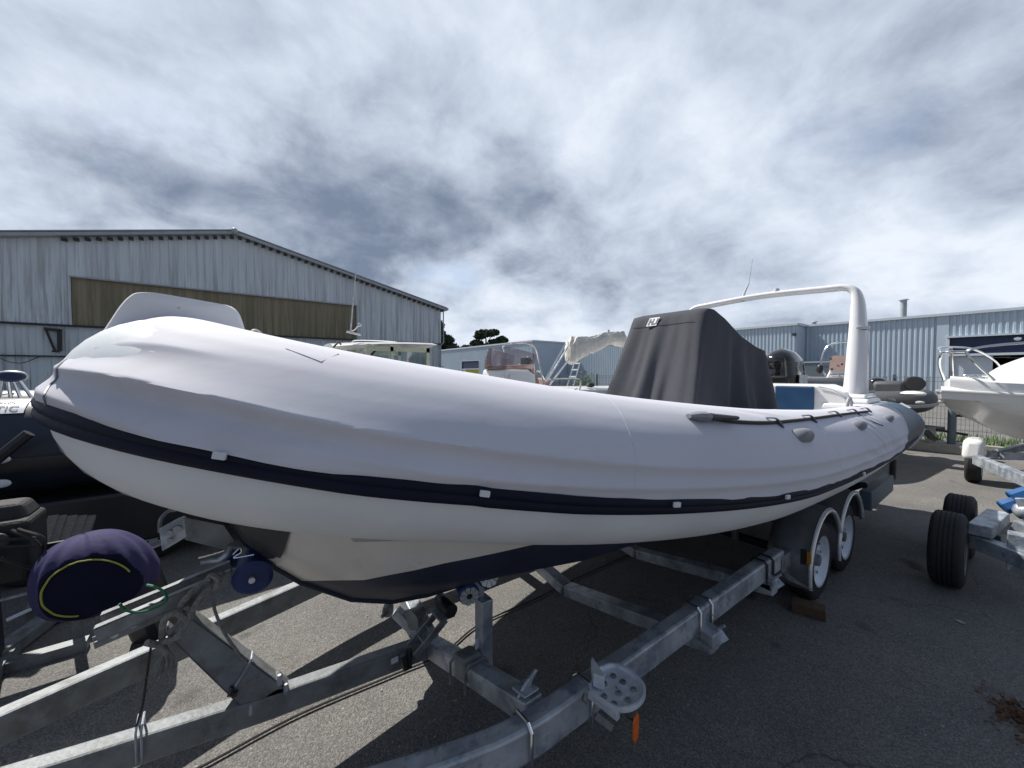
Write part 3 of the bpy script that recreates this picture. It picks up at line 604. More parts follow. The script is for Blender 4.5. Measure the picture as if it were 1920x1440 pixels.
CREASE = [(ctab([(112, 692), (200, 708), (282, 727), (375, 746), (475, 767), (560, 787), (700, 814), (850, 838), (990, 855), (1120, 868), (1260, 876), (1417, 878), (1541, 866)]), ([0, .4, 1.2, 2.2, 3.5, 6], [.018, .032, .020, .011, .008, .007]), 9, 3.2, 9),
          (ctab([(90, 742), (146, 760), (229, 795), (312, 825), (396, 850)]), ([0, .5, 1.0, 1.5], [.018, .022, .011, .002]), 12, 3.6, 1.3),
          (ctab([(330, 792), (420, 810), (600, 850), (800, 884), (1000, 908), (1260, 914), (1400, 908), (1540, 892)]), ([.6, 1.2, 3, 6], [.0, .013, .010, .010]), 6, 2.6, 9),
          (ctab([(168, 642), (230, 636), (300, 642)]), ([0, .3, .6], [.010, .009, .0]), 10, 4, .6)]
def covdisp(i, th, u):
    """how far the cloth stands off the tube, with its pulled creases"""
    L = i/len(HP)*7.6                                   # metres from the bow, roughly
    d = .014
    bw = lerp([0, .15, .5], [.12, .5, 1], L)
    for tab, amp, wu, wd, fade in CREASE:
        k = lerp(tab[0], tab[1], L); a = lerp(amp[0], amp[1], L)
        if L > fade: a *= max(0, 1-(L-fade)/.5)
        x = th-k
        if x >= 0: d += bw*a*math.exp(-(x/wu)**1.1)
        else: d += bw*(a*math.exp(-(-x/wd)**1.4) - a*.5*math.exp(-((x+wd*2.4)/(wd*2))**2))
    d -= .050*math.exp(-L/.38)*math.exp(-((th-48)/30)**2)
    # bottom hem bulge, flutters
    hem = sst(22, 3, th-rubth(u))
    d += .010*hem+.007*hem*noise.noise(Vector((L*3.1, 1.3, 0)))*1.6+.0035*hem*noise.noise(Vector((L*9, 4.3, 0)))
    d += .004*noise.noise(Vector((L*.9, th*.03, 2)))+.0012*noise.noise(Vector((L*1.5+th*.03, th*.09, 7)))
    # crease near mid length, wrinkles round the strap
    for (Lc, tc_, sL, st, amp, f) in ((5.05, 22, .20, 20, .006, 30), (4.75, 6, .35, 7, .006, 12), (5.25, 48, .3, 8, .005, 26), (3.1, 70, .3, 6, .003, 12)):
        g = math.exp(-((L-Lc)/sL)**2-((th-tc_)/st)**2); d += amp*g*math.sin((L-Lc)*f+(th-tc_)*.25)
    return d
def cover_side(sd, u_end_top=5.72, u_end_bot=4.95):
    rows = []; nth = 150
    for i in range(0, len(HP)):
        u = HP[i].x; row = []
        lo = rubth(u)+4.2 if u < 5.4 else rubth(u)+3
        lo += 1.5*noise.noise(Vector((i*.09, 3.1*sd, 0)))
        for k in range(nth):
            th = lo+(168-lo)*k/(nth-1)
            ue = u_end_bot+(u_end_top-u_end_bot)*max(0, min(1, (th+15)/75))
            r = tr(u)+covdisp(i, th, u) if sd < 0 or True else tr(u)+.014
            p = surf(i, th, sd, r)
            if u > ue: # slanted stern edge: slide back to the edge
                j = i
                while HP[j].x > ue and j > 0: j -= 1
                p = surf(j, th, sd, tr(HP[j].x)+.008+covdisp(j, th, HP[j].x)*.5)
            row.append(p)
        rows.append(row)
    return rows
rn = cover_side(-1); rf = cover_side(1)
m = MB(); allr = list(reversed(rf))+rn[1:]
m.grid(allr)
cover = m.build('tube_cover', 'cover', boat, smooth=True, ang=60)
# seams of the cover
def seam(name, fn, r=.0035, mt='cord', parent=cover):
    m = MB(); m.tube(fn, r, n=5); return m.build(name, mt, parent, smooth=True)
def covpt(i, th, ex=.002): i = max(0, min(len(HP)-1, int(i))); return surf(i, th, -1, tr(HP[i].x)+covdisp(i, th, HP[i].x)+ex)
# foredeck cloth and hump over the bow locker
rows = []
for i in range(0, 70, 3):
    a = surf(i, 158, -1, tr(HP[i].x)+.012); b = surf(i, 158, 1, tr(HP[i].x)+.012)
    rows.append([a.lerp(b, k/8)+Vector((0, 0, .05*math.sin(math.pi*k/8)-.012)) for k in range(9)])
m = MB(); m.grid(rows); m.build('foredeck_cover', 'cover', boat, smooth=True)
hv = VC-.06; hp = lambda x, y: at(x, y, v=hv)
prof = spline([hp(176, 642), hp(197, 612), hp(222, 574), hp(240, 555), hp(256, 548), hp(290, 548), hp(350, 557), hp(410, 567), hp(432, 571), hp(446, 580), hp(455, 597), hp(468, 640)], 5)
rows = []; c0 = sum(prof, Vector())/len(prof)
for k in range(13):
    t = k/12; e = abs(2*t-1)**5; sc = 1-.07*e; n_ = .15
    rows.append([Vector((c0.x+(p.x-c0.x)*sc-.0*t, hv+n_*t+.03*math.sin((p.x-c0.x)*4), c0.z+(p.z-c0.z)*sc)) for p in prof])
m = MB(); m.grid(rows)
for rw, sg in ((rows[0], 1), (rows[-1], -1)):
    rw = rw+[rw[0]]; inner = [rw]
    for s in (.75, .5, .25, .02): inner.append([Vector((c0.x+(p.x-c0.x)*s, sum(q.y for q in rw)/len(rw)*(1-s)+p.y*s-sg*.016*(1-s*s), c0.z+(p.z-c0.z)*s)) for p in rw])
    m.grid(inner)
m.build('bow_locker_cover', 'whitecloth', boat, smooth=True, ang=70)
m = MB(); p0 = at(478, 622, v=VC-.1); m.tube(spline([p0+Vector((-.03, 0, -.05)), p0+Vector((-.012, 0, 0)), p0+Vector((.01, 0, .004)), p0+Vector((.03, 0, -.02)), p0+Vector((.035, 0, -.06))], 5), .004, n=6); m.build('cover_buckle', 'whitep', boat, smooth=True)
# patch seam on the cover at (540..640, 650..680)
def projpt(p): d = p-Vector((0, 0, CH)); dd = d.dot(FW); return 960+FPX*d.dot(RT)/dd, 720-FPX*d.dot(UP)/dd
_grid = []
for i in range(0, len(HP)):
    for th in range(-12, 126):
        p = covpt(i, th, 0); d = p-Vector((0, 0, CH))
        if (p-Vector((HP[i].x, VC-HP[i].y, HP[i].z))).dot(d) < 0: _grid.append((*projpt(p), i, th))
def on_cover(px, py):
    b = min(_grid, key=lambda g: (g[0]-px)**2+(g[1]-py)**2); return b[2], b[3]
zp = [on_cover(x, y) for x, y in ((170, 640), (150, 652), (130, 668), (112, 688), (107, 708), (95, 722), (83, 737), (84, 752), (87, 764), (82, 778))]
seam('zip_seam', spline([covpt(a, b, .002) for a, b in zp], 5), .0024, 'grey_rub')
for Ls in (62, 118, 176):
    seam('panel_seam', [covpt(Ls+.0, th, -.0002) for th in range(-2, 100, 3)], .0011, 'cover')
pp = [on_cover(x, y) for x, y in ((538, 657), (575, 671), (609, 684), (638, 667))]
seam('patch_seam', [covpt(a, b, .001) for a, b in pp], .0012, 'lightgrey')
# rubbing strake
m = MB(); sec = [(-.052, .0), (-.050, .018), (-.030, .030), (-.008, .026), (.0, .020), (.008, .026), (.030, .030), (.048, .018), (.050, 0.0)]
rows = []
for i, sd in [(i, 1) for i in range(len(HP)-1, -1, -2)]+[(i, -1) for i in range(1, len(HP), 2)]:
    u = HP[i].x; c = rubth(u); w = lerp([-.3, .5, 1.5, 4, 6], [.64, .64, .55, .44, .30], u)
    rows.append([surf(i, c+math.degrees(s*w/.3), sd, tr(u)-.004+h*w+.012) for s, h in sec])
m.grid(rows); m.build('rubbing_strake', 'navy', boat, smooth=True, ang=50)
m = MB(); p = surf(0, 0, -1, .30); m.prism([p+Vector((-.022, -.035, -.02)), p+Vector((-.026, .02, -.02)), p+Vector((-.026, .02, .02)), p+Vector((-.022, -.035, .022))], (.03, 0, 0)); m.build('bow_plate', 'grey_rub', boat, bevel=.006)
for px, py in ((415, 864), (903, 931), (1260, 949), (1470, 936), (1616, 890)):
    best = min(((960+FPX*(p-Vector((0, 0, CH))).dot(RT)/(p-Vector((0, 0, CH))).dot(FW)-px)**2, i) for i in range(20, len(HP)) for p in [surf(i, rubth(HP[i].x), -1, .33)])
    i = best[1]; u = HP[i].x; c = rubth(u)+3.5; T, N, B = FR[i]
    a, b = surf(max(0, i-1), c, -1, .336), surf(i+1, c, -1, .336); t = (b-a).normalized(); p = (a+b)/2; upv = Vector((B.x, -B.y, B.z)); s = .016
    m = MB(); m.box(p, (.030, .010, .018), Matrix((t, t.cross(upv), upv)).transposed()); m.build('cover_clip', 'sticker', boat, bevel=.002)
# bow tube seam line
m = MB(); m.tube([surf(i, th, -1, tr(HP[i].x)+.0005) for i, th in ((4, -12), (6, -25), (8, -38), (11, -52), (14, -66), (17, -80), (20, -92))], .0022, n=5); m.build('tube_seam', 'grey_rub', boat, smooth=True)
# hull
KU = [.00, .06, .149, .268, .481, .673, .875, 1.4, 3, 6.1]; KZ = [1.16, 1.02, .89, .77, .616, .535, .50, .47, .44, .40]
def keelz(u): return lerp(KU, KZ, u)
def chine(u): return lerp([0, .15, .4, .8, 1.4, 2.2, 6.1], [.05, .22, .42, .60, .74, .80, .80], u), keelz(u)+lerp([0, .3, .8, 1.6, 3, 6.1], [.02, .22, .36, .36, .30, .26], u)
def top(u): return min(lerp([0, .15, .4, .8, 1.4, 2.2, 6.1], [.06, .34, .56, .72, .86, .90, .88], u), 5), max(keelz(u)+.05, tz(u)-.16)
def wl(u): return lerp([.268, .34, .45, .7, .95, 1.3], [.77, .85, .93, .975, .99, .995], u)
us = [.02*k for k in range(12)]+[.268, .3, .34, .42, .481, .57, .673, .77, .875, 1.0, 1.2, 1.4, 1.7, 2.2, 3, 4, 5, 6.1]
paint, white = MB(), MB()
for sd in (-1, 1):
    rp, rw = [], []
    for u in us:
        kz = keelz(u); cw, cz = chine(u); tw, tzz = top(u); poly = []
        # curved section keel -> chine (slightly convex) -> top
        for k in range(9): s = k/8; poly.append((cw*s, kz+(cz-kz)*(s**.9)+.02*math.sin(math.pi*s)*(-1)))
        poly.append((cw+.008, cz+.004))
        for k in range(1, 6): s = k/5; poly.append((cw+.03+(tw-cw-.03)*s, cz+(tzz-cz)*s))
        w = max(wl(u), kz+.0005)
        lo = [q for q in poly if q[1] < w]; cutp = None
        for a, b in zip(poly, poly[1:]):
            if a[1] <= w <= b[1] and cutp is None: t = (w-a[1])/max(1e-9, b[1]-a[1]); cutp = (a[0]+(b[0]-a[0])*t, w)
        cutp = cutp or poly[0]
        lo = (lo or [poly[0]])+[cutp]; hi = [cutp]+[q for q in poly if q[1] > w]
        def rs(P, n):
            P = [Vector((a, b, 0)) for a, b in P]; return resample(P, n) if sum((b-a).length for a, b in zip(P, P[1:])) > 1e-6 else [P[0]]*n
        rp.append([Vector((u, VC+sd*q.x, q.y)) for q in rs(lo, 8)]); rw.append([Vector((u, VC+sd*q.x, q.y)) for q in rs(hi, 14)])
    paint.grid(rp); white.grid(rw)
white.build('hull', 'hull', boat, smooth=True, ang=30); paint.build('hull_bottom', 'antifoul', boat, smooth=True, ang=40)
m = MB(); m.prism([(6.1, VC-.88, tz(6)-.16), (6.1, VC-.8, .66), (6.1, VC, .40), (6.1, VC+.8, .66), (6.1, VC+.88, tz(6)-.16), (6.1, VC+.8, 1.35), (6.1, VC-.8, 1.35)], (.06, 0, 0)); m.build('transom', 'hull', boat)
m = MB(); m.add([(.35, VC-.55, 1.12), (1.2, VC-.85, 1.02), (6.1, VC-.88, .9), (6.1, VC+.88, .9), (1.2, VC+.85, 1.02), (.35, VC+.55, 1.12)], [(0, 1, 2, 3, 4, 5)]); m.build('deck', 'gelwhite', boat)
def hullpoly(u):
    kz = keelz(u); cw, cz = chine(u); tw, tzz = top(u)
    P = [(cw*k/8, kz+(cz-kz)*((k/8)**.9)-.02*math.sin(math.pi*k/8)) for k in range(9)]+[(cw+.03, cz+.004)]+[(cw+.03+(tw-cw-.03)*k/5, cz+(tzz-cz)*k/5) for k in range(1, 6)]
    return resample([Vector((a, b, 0)) for a, b in P], 25)
for sd in (-1, 1):
    m = MB(); rows = []
    for f in range(25):
        ug = .085+.14*(f/24)**.7; row = []
        for k in range(14):
            u = ug*k/13; q = hullpoly(u)[f]; row.append(Vector((u-.004, VC+sd*(q.x+.006), q.y)))
        rows.append(row)
    m.grid(rows); m.build('stem_guard', 'black', boat, smooth=True)
m = MB(); m.tube([(u, VC, keelz(u)-.005) for u in (.0, .06, .149, .268, .481, .673, .875, 1.4)], .014, n=8); m.build('keel_strip', 'antifoul', boat, smooth=True)
# console and seat under a charcoal cover
def ztop(u): return lerp([3.10, 3.16, 3.22, 3.30, 3.5, 3.81, 4.15, 4.43], [2.19, 2.235, 2.255, 2.25, 2.19, 2.06, 1.975, 1.935], u)
def rrect(u0, u1, v0, v1, r, n, K=30):
    out = []
    segs = [((u0, v1-r), (u0, v0+r)), 'c0', ((u0+r, v0), (u1-r, v0)), 'c1', ((u1, v0+r), (u1, v1-r)), 'c2', ((u1-r, v1), (u0+r, v1)), 'c3']
    cen = {'c0': (u0+r, v0+r, 180), 'c1': (u1-r, v0+r, 270), 'c2': (u1-r, v1-r, 0), 'c3': (u0+r, v1-r, 90)}
    for s in segs:
        if isinstance(s, str):
            cx_, cy_, a0 = cen[s]; out += [(cx_+r*math.cos(R(a0+90*k/8)), cy_+r*math.sin(R(a0+90*k/8))) for k in range(8)]
        else:
            (a, b), (c, d) = s; out += [(a+(c-a)*k/K, b+(d-b)*k/K) for k in range(K)]
    return out
base = rrect(2.74, 4.52, 1.44, 2.44, .10, 0); topo = rrect(3.17, 4.44, 1.56, 2.30, .09, 0)
m = MB(); rows = []; NH = 30
for h in range(NH+1):
    s = h/NH; row = []
    for k, (b, t) in enumerate(zip(base, topo)):
        x = b[0]+(t[0]-b[0])*s; y = b[1]+(t[1]-b[1])*s; zt = ztop(t[0]); z = 1.15+(zt-1.15)*s
        fold = (1-s)**.8; q = k/len(base)*2*math.pi
        amp = fold*(.038*math.sin(q*11+1.2*math.sin(q*3)+.8+.5*s)+.02*math.sin(q*23+2-1.1*s))+.010*s*(1-s)*math.sin(q*31+6*s)
        if s < .93: amp += .007*noise.noise(Vector((q*5, s*4, 0)))
        cxn, cyn = x-3.75, y-1.93; ln = math.hypot(cxn/.9, cyn/.5)+1e-6; nx, ny = cxn/.81/ln, cyn/.25/ln; l2 = math.hypot(nx, ny); nx /= l2; ny /= l2
        # cloth drawn in between screen and seat
        sag = -.055*math.exp(-((x-4.0)/.26)**2)*s*(1 if abs(ny) > .5 else 0)*math.sin(math.pi*min(1, s))
        row.append(Vector((x+nx*(amp+sag), y+ny*(amp+sag), z-.018*sst(.93, 1, s))))
    rows.append(row)
for k_, (sc, dz) in enumerate(((.97, .004), (.90, .012), (.7, .016), (.35, .018), (.02, .018))):
    rows.append([Vector((3.72+(t[0]-3.72)*sc, 1.93+(t[1]-1.93)*sc, ztop(3.72+(t[0]-3.72)*sc)-.018+dz)) for t in topo])
m.grid(rows, True)
cc = m.build('console_cover', 'console', boat, smooth=True, ang=60)
m = MB(); m.tube([r_ for r_ in [rows[27][k]+Vector((-.004, 0, 0)) for k in range(0, 31, 2)]], .0018, n=5); m.build('hem_seam', 'console', cc, smooth=True)
pA = rows[27][13]; pB = rows[29][13]
c_ = rows[28][10]+Vector((-.012, 0, .0)); yd = Vector((0, -1, 0)); upd = (rows[29][10]-rows[24][10]).normalized()
def lg(a, b): return c_+yd*a*.72+upd*b*.72
m = MB(); m.prism([lg(-.075, -.055), lg(.065, -.055), lg(.085, .06), lg(-.055, .06)], (-.004, 0, 0)); pt = m.build('logo_patch', 'sticker', cc)
m = MB()
for (a0, b0, a1, b1) in ((-.052, -.04, -.03, .045), (-.028, -.006, -.008, .012), (-.004, -.04, .014, .045), (.022, -.04, .05, -.02), (.05, -.03, .066, .045)):
    k = lambda b: b*.18
    m.prism([lg(a0+k(b0), b0)+Vector((-.005, 0, 0)), lg(a1+k(b0), b0)+Vector((-.005, 0, 0)), lg(a1+k(b1), b1)+Vector((-.005, 0, 0)), lg(a0+k(b1), b1)+Vector((-.005, 0, 0))], (-.002, 0, 0))
m.build('logo_mark', 'navyp', pt)
# stern bench
m = MB(); yb = [1.13, 1.2, 1.36, 1.40, 2.7]
m.prism([(5.2, 1.05, 1.2), (5.2, 1.04, 1.36), (5.2, 1.12, 1.50), (5.2, 1.30, 1.575), (5.2, 2.72, 1.575), (5.2, 2.8, 1.45), (5.2, 2.8, 1.0), (5.2, 1.05, 1.0)], (.5, 0, 0))
bench = m.build('stern_bench', 'gelwhite', boat, bevel=.03, seg=3, smooth=True)
m = MB(); m.box((5.185, 1.55, 1.41), (.05, .37, .29)); m.build('cushion', 'cushion', bench, bevel=.015)
m = MB(); m.tube(spline([(5.19, 1.33, 1.555), (5.19, 1.2, 1.52), (5.19, 1.1, 1.44), (5.19, 1.09, 1.36), (5.19, 1.17, 1.28)], 5), .004, n=5); m.build('seam_line', 'trim', bench)
# arch
nl = [(5.50, 1.10, 1.20), (5.50, 1.08, 1.6), (5.51, 1.075, 2.0), (5.52, 1.08, 2.35), (5.525, 1.09, 2.51), (5.53, 1.12, 2.60), (5.53, 1.20, 2.650), (5.53, 1.36, 2.662), (5.53, 2.03, 2.69)]
nl = [Vector(p) for p in nl]; full = nl+[Vector((p.x, 2*2.03-p.y, p.z)) for p in reversed(nl[:-1])]
sp = spline(full, 8); L_ = len(sp); rows = []
for j, p in enumerate(sp):
    hgt = (p.z-1.2)/1.45; du = lerp([0, .2, .6, .9, 1.0], [.19, .17, .13, .09, .075], hgt); dv = lerp([0, .5, .85, 1], [.105, .088, .060, .036], hgt)
    a = sp[max(0, j-1)]; b = sp[min(L_-1, j+1)]; t = (b-a).normalized(); ax = Vector((1, 0, 0)); nb = t.cross(ax).normalized()
    rows.append([p+ax*du*(abs(math.cos(q))**.8*(1 if math.cos(q) > 0 else -1))+nb*dv*(abs(math.sin(q))**.8*(1 if math.sin(q) > 0 else -1)) for q in [2*math.pi*k/20 for k in range(20)]])
m = MB(); m.grid(rows, True); arch = m.build('arch', 'archw', boat, smooth=True, ang=60)
pa = at(1393, 561, u=5.5)
m = MB(); m.tube([pa+Vector((0, 0, -.03)), pa+Vector((0, -.005, .03)), pa+Vector((0, -.01, .06)), pa+Vector((.02, -.06, .20))], [.03, .02, .014, .008], n=8); m.tube([pa+Vector((.02, -.06, .18)), at(1411, 486, u=5.52)], [.004, .0025], n=5); m.build('antenna', 'whitep', arch, smooth=True)
pb = at(1456, 552, u=5.5); m = MB(); m.tube([pb+Vector((0, 0, -.02)), pb+Vector((0, 0, .03)), pb+Vector((0, 0, .032)), pb+Vector((0, 0, .07))], [.014, .014, .035, .028], n=10); m.build('navigation_light', 'whitep', arch, smooth=True)
pc = Vector((5.58, 1.03, 2.1)); pc = at(1623, 615, v=1.0); m = MB(); m.tube([pc+Vector((-.05, .06, 0)), pc, pc+Vector((.03, -.02, 0))], [.014, .024, .02], n=12); m.build('side_lamp', 'steel', arch, smooth=True)
m = MB(); m.box((5.52, 1.10, 1.41), (.58, .36, .05), taper=.92); m.box((5.52, 1.10, 1.455), (.48, .30, .05), taper=.9); m.box((5.56, 1.09, 1.355), (.78, .42, .06), taper=.96); m.build('arch_base', 'archw', boat, bevel=.02, seg=3, smooth=True)
m = MB(); m.box((5.52, 2.96, 1.30), (.62, .38, .14), taper=.9); m.box((5.6, 2.96, 1.2), (.95, .46, .1), taper=.94)
m.build('arch_base', 'archw', boat, bevel=.02, seg=3, smooth=True)
q = at(1592, 763, v=.98); m = MB(); m.tube(spline([q+Vector((-.07, 0, -.03)), q+Vector((-.05, 0, .05)), q+Vector((0, 0, .085)), q+Vector((.06, 0, .06)), q+Vector((.08, 0, -.03))], 6), .013, n=8); m.build('grab_handle', 'lightgrey', boat, smooth=True)
# life line and its loops, handles
gl = [(1302, 783), (1330, 788), (1380, 794), (1440, 794), (1490, 791), (1530, 786), (1575, 779), (1610, 775), (1626, 773)]
gp = [covpt(*on_cover(x, y), .008) for x, y in gl]
m = MB(); m.tube(spline(gp, 8), [.009]*(len(spline(gp, 8))), n=7, flat=(1, .8)); m.build('life_line', 'cord', boat, smooth=True)
for (x, y) in ((1450, 790), (1514, 785), (1563, 777), (1597, 772), (1622, 769)):
    i, th = on_cover(x, y); a = covpt(i-1, th+5, .004); b = covpt(i, th, .022); c = covpt(i+1, th-5, .006); d = covpt(i+1, th-8, .003)
    m = MB(); m.tube(spline([a, b, c, d], 4), [.009]*13, n=6, flat=(.5, 1.5)); m.build('line_loop', 'grey_rub', boat, smooth=True)
i, th = on_cover(1306, 785); a, b = covpt(i-2, th, .01), covpt(i+2, th-1, .02)
m = MB(); m.tube([a, a.lerp(b, .4), a.lerp(b, .8), b], [.016, .034, .036, .02], n=8, flat=(.6, 1)); m.build('line_end_patch', 'grey_rub', boat, smooth=True)
m = MB(); m.tube([b, b+(b-a)*.35, b+(b-a)*1.4], [.024, .02, .012], n=8, flat=(.7, 1)); m.build('line_knot', 'black', boat, smooth=True)
for (x, y, s) in ((1504, 818, 1), (1611, 799, 1), (1665, 785, .95)):
    i, th = on_cover(x, y); a = covpt(i-2, th, .0); b = covpt(i+2, th, .0); t = (b-a).normalized(); T, N, B = FR[i]; o_ = covpt(i, th, 0); n_ = (o_-Vector((HP[i].x, VC-HP[i].y, HP[i].z))).normalized(); w = t.cross(n_)
    m = MB(); rows = []
    for k in range(9):
        q = (k/8-.5); hgt = .055*(1-(2*q)**4)*.9; wd = .038*(1-(2*q)**6*.35)
        rows.append([o_+t*q*.17*s+n_*(hgt*math.sin(a_)*s-.004)+w*wd*math.cos(a_)*s for a_ in [math.pi*j/9 for j in range(10)]])
    m.grid(rows); m.add(rows[0], [tuple(range(10))]); m.add(rows[-1], [tuple(range(10))])
    m.build('carry_handle', 'grey_rub', boat, smooth=True, ang=50)
m = MB(); pz = [covpt(*on_cover(x, y), .003) for x, y in ((1585, 752+6), (1610, 778), (1640, 792), (1655, 798))]; m.tube(pz, .004, n=5); m.build('cover_tie', 'cord', cover)
# outboard on the transom
ob = MB(); cx = Vector((6.45, 1.98, 1.62)); rows = []
for k in range(15):
    t = k/14; z = 1.32+.72*t; su = lerp([0, .15, .5, .8, .93, 1], [.20, .29, .36, .33, .20, .03], t); sv = lerp([0, .15, .5, .8, .93, 1], [.13, .19, .21, .19, .13, .02], t); ou = lerp([0, .6, 1], [.0, .02, -.08], t)
    rows.append([Vector((6.20+ou+su*(abs(math.cos(q))**.75)*(1 if math.cos(q) > 0 else -1), 1.98+sv*(abs(math.sin(q))**.75)*(1 if math.sin(q) > 0 else -1), z)) for q in [2*math.pi*j/24 for j in range(24)]])
ob.grid(rows, True); ob.add(rows[0], [tuple(range(24))]); mo = ob.build('outboard_motor', 'gloss', boat, smooth=True, ang=50)
m = MB(); m.box((6.42, 1.98, 1.1), (.24, .2, .5)); m.box((6.45, 1.98, .7), (.16, .1, .5)); m.tube([(6.3, 1.98, .45), (6.75, 1.98, .45)], [.04, .06], n=10); m.box((6.55, 1.98, .56), (.34, .22, .02)); m.build('leg', 'black', mo, bevel=.02)
m = MB(); m.box((6.21, 1.755, 1.62), (.3, .01, .12)); m.build('side_decal', 'whitep', mo)
# ------------------------------------------------------------------ trailer under the big boat
tl = thing('boat_trailer', 'galvanised twin axle trailer with blue rollers carrying the big covered inflatable boat', 'trailer', (2.5, VC, 0))
m = MB(); nr = spline([(3.06, .99, .487), (2.2, .99, .50), (1.15, .99, .515), (.80, 1.0, .515), (.56, 1.055, .512), (.15, 1.20, .505), (-1.3, 1.73, .48)], 10)
m.bar(nr, .075, .125); m.build('side_rail', 'galv', tl, bevel=.012)
m = MB(); m.bar(spline([(3.06, 2.85, .44), (1.15, 2.85, .42), (.8, 2.80, .415), (.35, 2.68, .40), (-.7, 2.34, .40), (-1.6, 2.02, .40)], 8), .075, .125); m.build('side_rail', 'galvd', tl, bevel=.012)
tg = [(-1.3, 1.865, .585), (-.45, 1.865, .452), (.15, 1.89, .352), (.86, 1.925, .262)]
m = MB(); m.bar(tg, .07, .105); m.build('tongue', 'galvd', tl, bevel=.01)
def vbeam(name, u, zc, ze, half0, w, h, mt='galv', over=.0):
    m = MB()
    for s in (-1, 1): m.beam((u, VC+s*half0, ze), (u, VC, zc), w, h, up=(0, 0, 1))
    return m.build(name, mt, tl, bevel=.008)
vbeam('crossbeam', .90, .24, .50, .86, .085, .085)
m = MB(); m.beam((1.94, .90, .385), (1.94, VC, .20), .09, .075); m.beam((1.94, 2*VC-.90, .385), (1.94, VC, .20), .09, .075); m.build('crossbeam', 'galv', tl, bevel=.008)
m = MB(); m.beam((2.78, .92, .37), (2.78, VC, .22), .09, .075); m.beam((2.78, 2*VC-.92, .37), (2.78, VC, .22), .09, .075); m.build('crossbeam', 'galv', tl, bevel=.008)
for u in (3.56, 4.26): m = MB(); m.tube([(u, 1.05, .285), (u, 2*VC-1.05, .285)], .035, n=8); m.build('axle', 'black', tl)
m = MB(); m.bar([(3.0, .985, .455), (5.5, .985, .40)], .075, .11); m.build('rear_rail', 'galvd', tl); m = MB(); m.bar([(3.0, 2.85, .45), (5.5, 2.85, .40)], .075, .11); m.build('rear_rail', 'galvd', tl)
# tapered plates on the end of crossbeams
def lug(u, v, z, s=1):
    m = MB(); m.prism([(u-.045, v-.02, z), (u+.05, v-.02, z), (u+.045, v-.06, z-.03), (u+.02, v-.02, z-.07), (u-.045, v-.02, z-.07)], (0, .10, .012)); m.beam((u+.05, v-.03, z+.03), (u+.02, v+.02, z-.02), .02, .012); return m.build('lug', 'galv', tl, bevel=.005)
lug(1.94, .90, .41); lug(2.78, .93, .39)
# U bolts
def ubolt(u, v, zt, w=.075, h=.13, r=.007, mt='steel', tilt=0):
    a = .02; P = [(u, v+w/2+r+.002, zt-h), (u, v+w/2+r+.002, zt-.01), (u, v+w/2-.008, zt+r), (u, v-w/2+.008, zt+r), (u, v-w/2-r-.002, zt-.012), (u, v-w/2-r-.002, zt-h-.015)]
    m = MB(); m.tube(P, r, n=7); return m.build('u_bolt', mt, tl, smooth=True)
ubolt(.80, 1.0, .517); ubolt(1.90, .99, .507); ubolt(2.02, .99, .505); ubolt(2.74, .99, .495, mt='black'); ubolt(2.84, .99, .493, mt='black'); ubolt(1.09, .99, .516)
m = MB(); p = Vector((.88, 1.08, .53)); m.prism([p+Vector(q) for q in ((-.04, .0, -.02), (.0, .0, .02), (.05, .0, .048), (.06, .0, .042), (.03, .0, .012), (.02, .0, -.03))], (0, .012, 0)); m.prism([p+Vector((-.03, -.03, -.005)), p+Vector((.04, -.03, -.005)), p+Vector((.04, .05, -.02)), p+Vector((-.03, .05, -.02))], (0, 0, .01)); m.build('clamp_plate', 'galv', tl, bevel=.004)
# sleeve on the first crossbeam
m = MB(); c = Vector((.90, 1.53, .385)); d = Vector((0, -.86, .26)).normalized(); rot = Matrix((Vector((1, 0, 0)), d, Vector((1, 0, 0)).cross(d))).transposed()
m.box(c+Vector((0, .0, -.045)), (.105, .12, .11), rot); m.build('sleeve', 'galvd', tl, bevel=.02)
for v_ in (1.46, 1.60):
    z_ = .24+.26*(VC-v_)/.86; m = MB(); m.tube([(.84, v_, z_-.11), (.84, v_, z_-.01), (.86, v_, z_+.012), (.94, v_, z_+.012), (.958, v_, z_-.01), (.958, v_, z_-.11)], .007, n=6); m.build('u_bolt', 'galvd', tl, smooth=True)
# upright with a pair of blue rollers
P0 = at(900, 1246, v=1.55); P1 = Vector((P0.x, 1.55, .635))
m = MB(); m.beam((P0.x, 1.55, .28), P1, .06, .07, up=(0, 1, 0)); post = m.build('roller_post', 'galv', tl, bevel=.006)
m = MB(); q = at(897, 1206, v=1.512); m.box(q, (.034, .002, .05)); m.build('sticker', 'sticker', post)
def roller(c, ax, r, L, name='roller', mt='blue', face='whitep', n=9):
    ax = Vector(ax).normalized(); m = MB()
    m.lathe(c, ax, [(0, .001), (.0, r*.8), (.01, r), (L*.4, r*.93), (L-.01, r), (L, r*.8), (L, .001)], 24); ro = m.build(name, mt, tl, smooth=True)
    if face:
        m = MB(); u = ax.orthogonal().normalized(); w = ax.cross(u)
        for k in range(n):
            a0, a1 = 2*math.pi*(k+.07)/n, 2*math.pi*(k+.93)/n
            m.prism([Vector(c)-ax*.001+(u*math.cos(a)+w*math.sin(a))*q for a, q in ((a0, r*.28), (a0, r*.84), ((a0+a1)/2, r*.9), (a1, r*.84), (a1, r*.28))], -ax*.006)
        f = m.build('end_face', face, ro)
        m = MB(); m.tube([Vector(c)-ax*.012, Vector(c)+ax*.02], r*.2, n=10); m.build('pin', 'black', ro, smooth=True)
    return ro
ra = at(916, 1081, v=1.47); roller(ra, (.30, 1, -.30), .052, .11)
